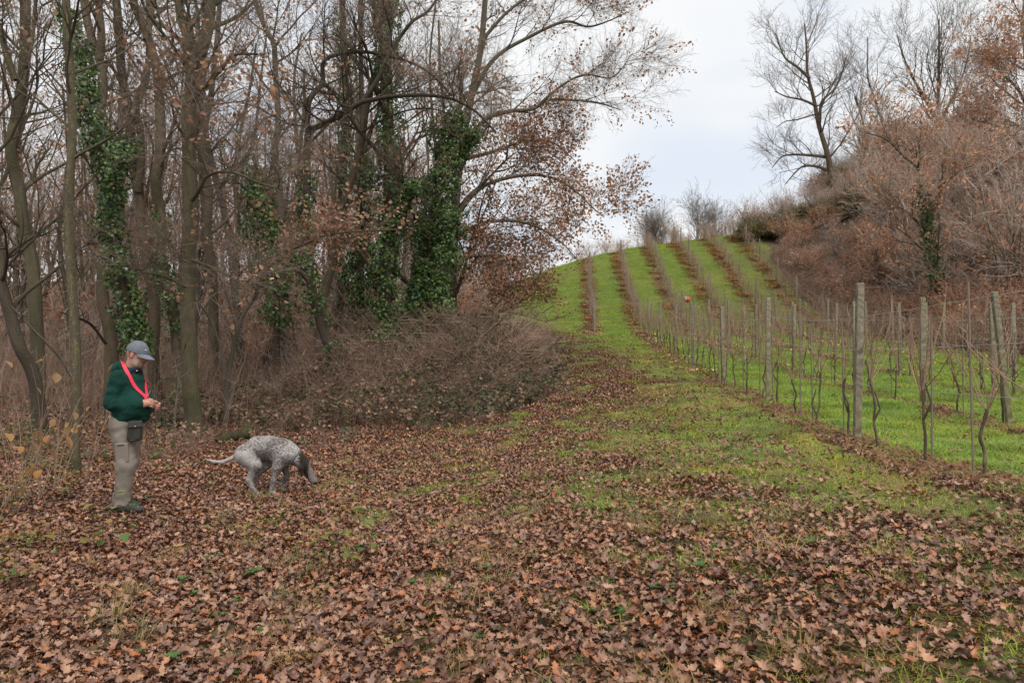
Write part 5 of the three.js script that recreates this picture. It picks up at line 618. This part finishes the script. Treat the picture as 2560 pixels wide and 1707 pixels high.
  const torsoF = blend([cap([0.01, 0.985, 0], [0.04, 1.1, 0], 0.17, 0.178, 1.12), cap([0.04, 1.1, 0], [-0.005, 1.33, 0], 0.178, 0.142, 1.18), cap([-0.03, 1.40, -0.135], [-0.03, 1.40, 0.135], 0.075, 0.075)], 0.09), sleeve = (s, e, w) => blend([cap(s, e, 0.074, 0.068), cap(e, w, 0.066, 0.048), cap([lerp(e[0], w[0], 0.75), lerp(e[1], w[1], 0.75), lerp(e[2], w[2], 0.75)], w, 0.056, 0.052)], 0.03);
  const s1 = sleeve(sn, en, wn), s2 = sleeve(sf, ef, wf), hood = blend([cap([0.05, 1.47, 0.1], [-0.06, 1.52, 0.092], 0.026, 0.042), cap([-0.06, 1.52, 0.092], [-0.125, 1.505, 0], 0.042, 0.06), cap([-0.125, 1.505, 0], [-0.06, 1.52, -0.092], 0.06, 0.042), cap([-0.06, 1.52, -0.092], [0.05, 1.47, -0.1], 0.042, 0.026)], 0.03);
  const hoodieSolid = (x, y, z) => { let d = smin(torsoF(x, y, z), s1(x, y, z), 0.035); d = smin(d, s2(x, y, z), 0.035); d = smin(d, hood(x, y, z), 0.018); return d + folds(x, y, z); };
  const hem = (x) => 0.885 + 0.26 * (x + 0.03), neckHole = cap([-0.02, 1.44, 0], [0.06, 1.62, 0], 0.068, 0.09);
  const hoodF2 = (x, y, z) => Math.max(hoodieSolid(x, y, z) + (y < hem(x) + 0.06 ? 0.006 : 0), hem(x) - y, -neckHole(x, y, z));
  const hoodG = surfaceNet(hoodF2, V(-0.32, 0.82, -0.42), V(0.32, 1.62, 0.42), 0.0085, (x, y, z) => { const k = 0.85 + 0.2 * n3(x * 4, y * 4, z * 4) + 0.1 * n3(x * 90, y * 90, z * 90); return [0.009 * k, 0.044 * k, 0.033 * k]; });
  part('hoodie', hoodG, cloth([1, 1, 1], { vertexColors: true, sheenColor: new THREE.Color(0.1, 0.3, 0.24) }), man);
  const onHoodie = (p, off) => { for (let i = 0; i < 6; i++) { const f = hoodF2(p.x, p.y, p.z), e = 0.006, g = V(hoodF2(p.x + e, p.y, p.z) - hoodF2(p.x - e, p.y, p.z), hoodF2(p.x, p.y + e, p.z) - hoodF2(p.x, p.y - e, p.z), hoodF2(p.x, p.y, p.z + e) - hoodF2(p.x, p.y, p.z - e)).normalize(); p.addScaledVector(g, off - f); p.nrm = g; } return p; };
  // shirt collar
  { const mb = new MB(), P = []; for (let k = 0; k <= 16; k++) { const a = -2.6 + 5.2 * k / 16; P.push(V(0.02 + 0.075 * Math.cos(a), 1.5 + 0.015 * Math.cos(a) * -1, 0.075 * Math.sin(a))); } mb.tube(P, P.map(() => 0.017), 8, null); part('shirt_collar', mb.geo(), cloth([0.02, 0.022, 0.05]), man); const bt = part('button', new THREE.SphereGeometry(0.007, 10, 8), new THREE.MeshStandardMaterial({ color: new THREE.Color(0.7, 0.7, 0.68), roughness: 0.4 }), man); bt.position.set(0.095, 1.478, 0.045); }
  // trousers
  const trF = blend([cap([-0.03, 0.93, -0.06], [-0.03, 0.93, 0.06], 0.135, 0.135), cap([-0.02, 0.88, 0.085], [kn[0] + 0.002, kn[1], kn[2]], 0.122, 0.092), cap(kn, [an[0] - 0.005, 0.09, an[2]], 0.09, 0.078)], 0.05), trF2 = blend([cap([-0.03, 0.88, -0.085], kf, 0.118, 0.09), cap(kf, [af[0], 0.09, af[2]], 0.088, 0.075)], 0.05);
  const trFull = (x, y, z) => Math.max(smin(trF(x, y, z), trF2(x, y, z), 0.03) + 0.006 * n3(x * 9, y * 9, z * 9 + 3) + 0.005 * Math.sin(y * 48 + 3 * n3(x * 7, y * 5, z * 7)) * (sstep(0.24, 0.08, y) + 0.6 * sstep(0.12, 0.0, Math.abs(y - 0.5))), 0.06 - y, y - 1.02);
  part('trousers', surfaceNet(trFull, V(-0.34, 0.04, -0.32), V(0.28, 1.05, 0.32), 0.009, (x, y, z) => { const k = 0.9 + 0.14 * n3(x * 5, y * 5, z * 5) + 0.07 * n3(x * 80, y * 80, z * 80); return [0.215 * k, 0.182 * k, 0.152 * k]; }), cloth([1, 1, 1], { vertexColors: true, sheen: 0.15 }), man);
  { const pk = new RoundedBoxGeometry(0.13, 0.2, 0.03, 3, 0.012), p = pk.attributes.position; for (let i = 0; i < p.count; i++) p.setZ(i, p.getZ(i) - 2.2 * p.getX(i) * p.getX(i)); pk.computeVertexNormals(); const q = part('cargo_pocket', pk, cloth([0.205, 0.172, 0.144], { sheen: 0.15 }), man); q.position.set(0.035, 0.63, 0.198); q.rotation.set(0.06, 0.1, 0.03); const z = part('pocket_zip', new THREE.BoxGeometry(0.07, 0.008, 0.006), new THREE.MeshStandardMaterial({ color: new THREE.Color(0.03, 0.03, 0.03) }), q); z.position.set(-0.005, 0.085, 0.012); z.rotation.z = 0.08; }
  // boots
  const boot = (ax, az) => { const fBoot = blend([cap([ax, 0.13, az], [ax - 0.005, 0.06, az], 0.055, 0.052), cap([ax - 0.01, 0.055, az], [ax + 0.12, 0.05, az + 0.01], 0.05, 0.045), cap([ax + 0.12, 0.05, az + 0.01], [ax + 0.19, 0.035, az + 0.015], 0.045, 0.034)], 0.03), fn = (x, y, z) => Math.max(fBoot(x, y, z), 0.0 - y); return surfaceNet(fn, V(ax - 0.1, -0.02, az - 0.1), V(ax + 0.27, 0.2, az + 0.12), 0.007, (x, y, z) => { const n = n3(x * 40, y * 40, z * 40), sole = y < 0.026, toe = x > ax + 0.165 && y < 0.06; const c = sole || toe ? [0.04, 0.041, 0.043] : n > 0.35 ? [0.06, 0.07, 0.025] : [0.024, 0.028, 0.016]; return c.map((v) => v * (1 + 0.2 * n)); }); };
  const bootMat = new THREE.MeshStandardMaterial({ vertexColors: true, roughness: 0.8 });
  part('boot', boot(0.0, 0.115), bootMat, man); part('boot', boot(-0.135, -0.1), bootMat, man);
  // cap
  { const capG = new THREE.Group(); capG.name = 'cap'; capG.position.set(C[0], C[1], 0); capG.rotation.z = -0.36; man.add(capG); const m = new THREE.MeshStandardMaterial({ vertexColors: true, roughness: 0.85 });
    const P = [], Cc = [], I = [], n = 40, r = 16; for (let j = 0; j <= r; j++) for (let i = 0; i <= n; i++) { const a = i / n * Math.PI * 2, b = j / r, e = b * Math.PI * 0.5, rr = Math.cos(e * 0.985), seam = 1 - 0.012 * Math.exp(-Math.pow(((a * 3 / Math.PI) % 1 - 0.5) * 12, 2)); P.push(-0.008 + 0.118 * rr * Math.cos(a) * seam, 0.022 + 0.122 * Math.sin(e) * seam + 0.004 * n3(Math.cos(a) * 2, b * 3, Math.sin(a) * 2), 0.093 * rr * Math.sin(a) * seam); const k = 0.9 + 0.18 * n3(Math.cos(a) * 3, b * 4, Math.sin(a) * 3); Cc.push(0.125 * k, 0.138 * k, 0.165 * k); if (j && i) { const p = (j - 1) * (n + 1) + i - 1, q = p + n + 1; I.push(p, q, p + 1, q, q + 1, p + 1); } }
    const g = new THREE.BufferGeometry(); g.setAttribute('position', new THREE.Float32BufferAttribute(P, 3)); g.setAttribute('color', new THREE.Float32BufferAttribute(Cc, 3)); g.setIndex(I); g.computeVertexNormals(); m.side = THREE.DoubleSide; part('crown', g, m, capG);
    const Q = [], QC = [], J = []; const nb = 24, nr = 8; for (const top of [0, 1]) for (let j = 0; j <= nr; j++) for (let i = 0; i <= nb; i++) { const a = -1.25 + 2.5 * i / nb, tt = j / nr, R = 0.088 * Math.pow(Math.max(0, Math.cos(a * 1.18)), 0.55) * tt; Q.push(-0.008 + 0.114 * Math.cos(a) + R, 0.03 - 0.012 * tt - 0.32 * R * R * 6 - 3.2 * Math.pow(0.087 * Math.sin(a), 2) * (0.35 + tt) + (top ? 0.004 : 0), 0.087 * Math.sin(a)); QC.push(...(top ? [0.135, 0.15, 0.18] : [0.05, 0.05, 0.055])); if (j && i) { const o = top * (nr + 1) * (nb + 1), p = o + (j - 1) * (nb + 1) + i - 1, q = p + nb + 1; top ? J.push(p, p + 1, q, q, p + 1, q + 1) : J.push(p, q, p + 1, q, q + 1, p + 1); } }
    const gb = new THREE.BufferGeometry(); gb.setAttribute('position', new THREE.Float32BufferAttribute(Q, 3)); gb.setAttribute('color', new THREE.Float32BufferAttribute(QC, 3)); gb.setIndex(J); gb.computeVertexNormals(); part('brim', gb, m, capG);
    const lm = new MB(), lp = []; for (let k = 0; k <= 8; k++) { const a = 0.28 + 0.34 * k / 8, e = 0.42 + 0.1 * Math.sin(k / 8 * 3); lp.push(V(-0.008 + 0.1195 * Math.cos(e) * Math.cos(a), 0.022 + 0.1235 * Math.sin(e), 0.0945 * Math.cos(e) * Math.sin(a))); } lm.tube(lp, lp.map((_, k) => 0.0035 * Math.sin(0.3 + k / 8 * 2.6)), 6, null); part('logo', lm.geo(), new THREE.MeshStandardMaterial({ color: new THREE.Color(0.7, 0.7, 0.7), roughness: 0.7 }), capG); }
  const place = (o) => { o.position.copy(foot); o.rotation.y = man.rotation.y; return o; };
  // red leash round the neck
  { const root = place(thing('leash', 'bright red leash hanging round the neck of the man', 'leash')), ribbon = (pts, w, free) => { const q = smoothPath(pts, 40).map((p, k) => (free && k > 40 * free ? p : onHoodie(p, 0.009))), P = [], I = []; for (let it = 0; it < 8; it++) for (let k = 1; k < q.length - 1; k++) { const n0 = q[k].nrm; q[k].lerp(q[k - 1].clone().add(q[k + 1]).multiplyScalar(0.5), 0.5); if (n0) n0.lerp((q[k - 1].nrm ?? n0).clone().add(q[k + 1].nrm ?? n0).multiplyScalar(0.5), 0.5).normalize(); } q.forEach((p, k) => { const tan = q[Math.min(40, k + 1)].clone().sub(q[Math.max(0, k - 1)]).normalize(), nn = (p.nrm ?? q[Math.max(0, k - 4)].nrm ?? V(0.5, 0, 0.8)).clone(), sd = V().crossVectors(tan, nn).normalize().multiplyScalar(w / 2); P.push(p.clone().add(sd), p.clone().sub(sd), p.clone().sub(sd).addScaledVector(nn, 0.003), p.clone().add(sd).addScaledVector(nn, 0.003)); if (k) { const a = (k - 1) * 4, b = k * 4; for (let s = 0; s < 4; s++) { const s2 = (s + 1) % 4; I.push(a + s, b + s, a + s2, b + s, b + s2, a + s2); } } }); const g = new THREE.BufferGeometry().setFromPoints(P); g.setIndex(I); g.computeVertexNormals(); return g; };
    const m = new THREE.MeshStandardMaterial({ color: new THREE.Color(0.62, 0.018, 0.055), roughness: 0.6, side: THREE.DoubleSide });
    part('strap', ribbon([V(-0.06, 1.59, 0.05), V(-0.02, 1.56, 0.11), V(0.04, 1.46, 0.13), V(0.09, 1.36, 0.13), V(0.15, 1.27, 0.11), V(0.205, 1.2, 0.08)], 0.036), m, root); part('strap', ribbon([V(-0.06, 1.54, -0.08), V(0.05, 1.47, -0.12), V(0.12, 1.38, -0.08), V(0.17, 1.29, 0.0), V(0.21, 1.2, 0.06)], 0.036), m, root); part('strap', ribbon([V(0.19, 1.235, 0.08), V(0.215, 1.19, 0.085), V(0.232, 1.15, 0.085)], 0.042), m, root); }
  // pouch at the belt
  { const g = new RoundedBoxGeometry(0.14, 0.215, 0.085, 5, 0.035), p = g.attributes.position; for (let i = 0; i < p.count; i++) { const y = p.getY(i) / 0.1075, k = 1 - 0.1 * y; p.setXYZ(i, p.getX(i) * k + 0.006 * n3(p.getX(i) * 20, y * 3, 1), p.getY(i), p.getZ(i) * (1 - 0.25 * y) + 0.008 * n3(p.getX(i) * 25, y * 3, 7)); } g.computeVertexNormals();
    const root = place(thing('belt_pouch', 'dark waxed pouch hanging from the belt of the man', 'pouch')), m = new THREE.MeshPhysicalMaterial({ color: new THREE.Color(0.022, 0.019, 0.015), roughness: 0.65 }), b = part('bag', g, m, root); b.position.set(0.145, 0.852, 0.155); b.rotation.set(0.1, 0.5, -0.06); const fl = part('flap', new RoundedBoxGeometry(0.135, 0.07, 0.02, 3, 0.009), m, root); fl.position.set(0.165, 0.925, 0.195); fl.rotation.set(-0.15, 0.5, 0.12); const rv = part('rivet', new THREE.SphereGeometry(0.007, 10, 8), wireMat, root); rv.position.set(0.172, 0.905, 0.207); const bl = part('belt_loop', new RoundedBoxGeometry(0.03, 0.08, 0.012, 2, 0.004), m, root); bl.position.set(0.115, 0.965, 0.14); bl.rotation.y = 0.5; }
  // tools in the hands
  { const wood = new THREE.MeshStandardMaterial({ color: new THREE.Color(0.42, 0.20, 0.075), roughness: 0.5 }), root = place(thing('digging_spike', 'thin steel spike with wooden handle held in the near hand', 'tool')), prof = [[0.001, 0], [0.012, 0.002], [0.017, 0.02], [0.0185, 0.06], [0.015, 0.1], [0.011, 0.115], [0.001, 0.117]].map(([x, y]) => new THREE.Vector2(x, y)); const h = part('handle', new THREE.LatheGeometry(prof, 16), wood, root), s = part('spike', new THREE.CylinderGeometry(0.002, 0.004, 0.2, 8), wireMat, root), c = part('end_cap', new THREE.SphereGeometry(0.01, 10, 8), wireMat, root), q = new THREE.Quaternion().setFromUnitVectors(UPV, t), o = V(0.125, 1.025, 0.115); h.quaternion.copy(q); s.quaternion.copy(q); h.position.copy(o); s.position.copy(o).addScaledVector(t, 0.19); c.position.copy(o).addScaledVector(t, -0.004);
    const r2 = place(thing('wooden_handle', 'orange wooden handle hanging below the far hand of the man', 'tool')), h2 = part('grip', new THREE.LatheGeometry(prof, 16), wood, r2); h2.position.set(0.215, 0.99, -0.02); h2.rotation.z = -0.08; const f2 = part('ferrule', new THREE.CylinderGeometry(0.011, 0.011, 0.02, 12), wireMat, r2); f2.position.set(0.224, 1.112, -0.02); }
}
// ---------------------------------------------------------------- the dog
{
  const D = 8.45, o = at(663, 1229, D); o.y = H(o.x, o.z) + 0.03;
  const dog = thing('dog', 'grey speckled dog with brown head, sniffing the leaves', 'dog', o);
  const leg = (pts, z, rs) => { const L = []; for (let k = 0; k < pts.length - 1; k++) L.push(cap([pts[k][0], pts[k][1], z * (k ? 1 : 0.85)], [pts[k + 1][0], pts[k + 1][1], z], rs[k], rs[k + 1])); return blend(L, 0.03); };
  const torso = blend([cap([-0.27, 0.5, 0], [-0.1, 0.575, 0], 0.105, 0.118, 0.95), cap([-0.1, 0.575, 0], [0.04, 0.565, 0], 0.118, 0.135, 0.9), cap([0.04, 0.56, 0], [0.2, 0.52, 0], 0.138, 0.148, 0.86), cap([0.2, 0.52, 0], [0.3, 0.49, 0], 0.14, 0.115, 0.85), cap([0.28, 0.5, 0], [0.42, 0.41, 0], 0.098, 0.075, 0.9)], 0.07);
  const head = blend([cap([0.42, 0.41, 0], [0.475, 0.355, 0], 0.075, 0.073), cap([0.475, 0.345, 0], [0.53, 0.275, 0], 0.06, 0.046), cap([0.53, 0.27, 0], [0.605, 0.155, 0], 0.042, 0.034), cap([0.515, 0.24, 0], [0.575, 0.15, 0], 0.03, 0.024)], 0.035);
  const legs = [leg([[-0.23, 0.47], [-0.09, 0.36], [-0.165, 0.19], [-0.105, 0.045]], 0.095, [0.115, 0.07, 0.034, 0.028]), leg([[-0.23, 0.47], [-0.03, 0.35], [-0.16, 0.2], [-0.19, 0.05]], -0.09, [0.11, 0.065, 0.032, 0.027]), leg([[0.26, 0.46], [0.17, 0.345], [0.125, 0.18], [0.1, 0.045]], 0.085, [0.085, 0.055, 0.032, 0.026]), leg([[0.26, 0.46], [0.2, 0.34], [0.235, 0.19], [0.155, 0.1]], -0.085, [0.08, 0.052, 0.03, 0.026])];
  const paw = [cap([-0.105, 0.035, 0.095], [-0.06, 0.025, 0.097], 0.03, 0.026), cap([-0.19, 0.035, -0.09], [-0.15, 0.025, -0.09], 0.029, 0.025), cap([0.1, 0.035, 0.085], [0.14, 0.025, 0.087], 0.03, 0.026), cap([0.155, 0.095, -0.085], [0.16, 0.06, -0.085], 0.028, 0.023)];
  const tail = blend([cap([-0.33, 0.5, 0], [-0.42, 0.435, 0.01], 0.032, 0.024), cap([-0.42, 0.435, 0.01], [-0.53, 0.392, 0.02], 0.024, 0.02), cap([-0.53, 0.392, 0.02], [-0.63, 0.397, 0.02], 0.02, 0.016), cap([-0.63, 0.397, 0.02], [-0.72, 0.425, 0.02], 0.016, 0.008)], 0.02);
  const ear = (s) => blend([cap([0.43, 0.405, 0.06 * s], [0.455, 0.33, 0.085 * s], 0.024, 0.03), cap([0.455, 0.33, 0.085 * s], [0.475, 0.255, 0.082 * s], 0.03, 0.018)], 0.02), ea = ear(1), eb = ear(-1), nose = ell([0.622, 0.132, 0], [0.018, 0.018, 0.02]);
  const F0 = (x, y, z) => { let d = smin(torso(x, y, z), head(x, y, z), 0.05); for (let k = 0; k < 4; k++) d = smin(d, smin(legs[k](x, y, z), paw[k](x, y, z), 0.02), 0.045); d = smin(d, tail(x, y, z), 0.03); d = smin(d, Math.min(ea(x, y, z), eb(x, y, z)), 0.012); d = smin(d, nose(x, y, z), 0.008); return Math.max(d + 0.0025 * n3(x * 45, y * 60, z * 45), 0.004 - y); };
  const coat = (x, y, z) => {
    const sp = n3(x * 34, y * 75, z * 34), sp2 = n3(x * 75 + 9, y * 110, z * 75), big = n3(x * 4.2 + 2, y * 5, z * 4.2 + 5); let base = [0.36, 0.335, 0.325], dk = [0.085, 0.07, 0.064];
    let m = clamp(0.36 + 0.8 * sp + 0.4 * sp2 + 0.5 * sstep(-0.05, 0.5, big), 0, 1); if (x > -0.1 && x < 0.26 && y > 0.48) m = clamp(m + 0.16, 0, 1); if (x < -0.08 && y < 0.55 && y > 0.2) m *= 0.5; if (x < -0.38) m *= 0.25; if (x > 0.02 && y < 0.33 && x < 0.3) m = clamp(m + 0.3, 0, 1);
    let c = base.map((v, k) => lerp(v, dk[k], m)); const hd = sstep(0.40, 0.44, x + 0.02 * sp) * sstep(0.565, 0.53, x + 0.02 * sp); c = c.map((v, k) => lerp(v, [0.02, 0.0125, 0.0095][k], hd)); if (x > 0.54) c = c.map((v, k) => lerp(v, [0.13, 0.11, 0.10][k] * (1 + 0.5 * sp), 0.85)); if (Math.hypot(x - 0.625, y - 0.13) < 0.024) c = [0.02, 0.017, 0.016];
    if (Math.hypot(x - 0.515, y - 0.325, (Math.abs(z) - 0.048) * 0.7) < 0.011) c = [0.01, 0.008, 0.006]; return c; };
  part('body', surfaceNet(F0, V(-0.78, -0.02, -0.2), V(0.68, 0.76, 0.2), 0.0075, coat), new THREE.MeshPhysicalMaterial({ vertexColors: true, roughness: 0.8, sheen: 0.3, sheenColor: new THREE.Color(0.4, 0.4, 0.4), specularIntensity: 0.4 }), dog);
  const col = part('collar', new THREE.TorusGeometry(0.087, 0.012, 8, 28), new THREE.MeshStandardMaterial({ color: new THREE.Color(0.05, 0.06, 0.065), roughness: 0.6 }), dog); col.position.set(0.375, 0.44, 0); col.rotation.set(0, Math.PI / 2 , 0); col.rotation.set(0.57, Math.PI / 2, 0, 'YXZ'); col.scale.set(0.95, 1.06, 1.3);
}
// things alike in one place: tell them apart by their order from the left
{
  const same = new Map(), rank = ['leftmost', 'second', 'third', 'fourth', 'fifth', 'sixth', 'seventh', 'eighth', 'ninth', 'tenth', 'eleventh', 'twelfth', 'thirteenth', 'fourteenth', 'fifteenth', 'sixteenth', 'seventeenth', 'eighteenth', 'nineteenth', 'twentieth'];
  for (const o of scene.children) if (o.userData.label && o.userData.category && !o.userData.kind) { if (!same.has(o.userData.label)) same.set(o.userData.label, []); same.get(o.userData.label).push(o); }
  for (const [label, list] of same) if (list.length > 1) { list.sort((a, b) => a.position.x / -a.position.z - b.position.x / -b.position.z); list.forEach((o, k) => { o.userData.label = o.userData.category === 'grapevine' ? label : k ? `${rank[k] ?? 'rightmost'} from left, ${label}` : `leftmost, ${label}`; }); }
}
scene.traverse((o) => { if (o.isMesh) { o.castShadow = true; o.receiveShadow = true; } });
renderer.render(scene, camera);
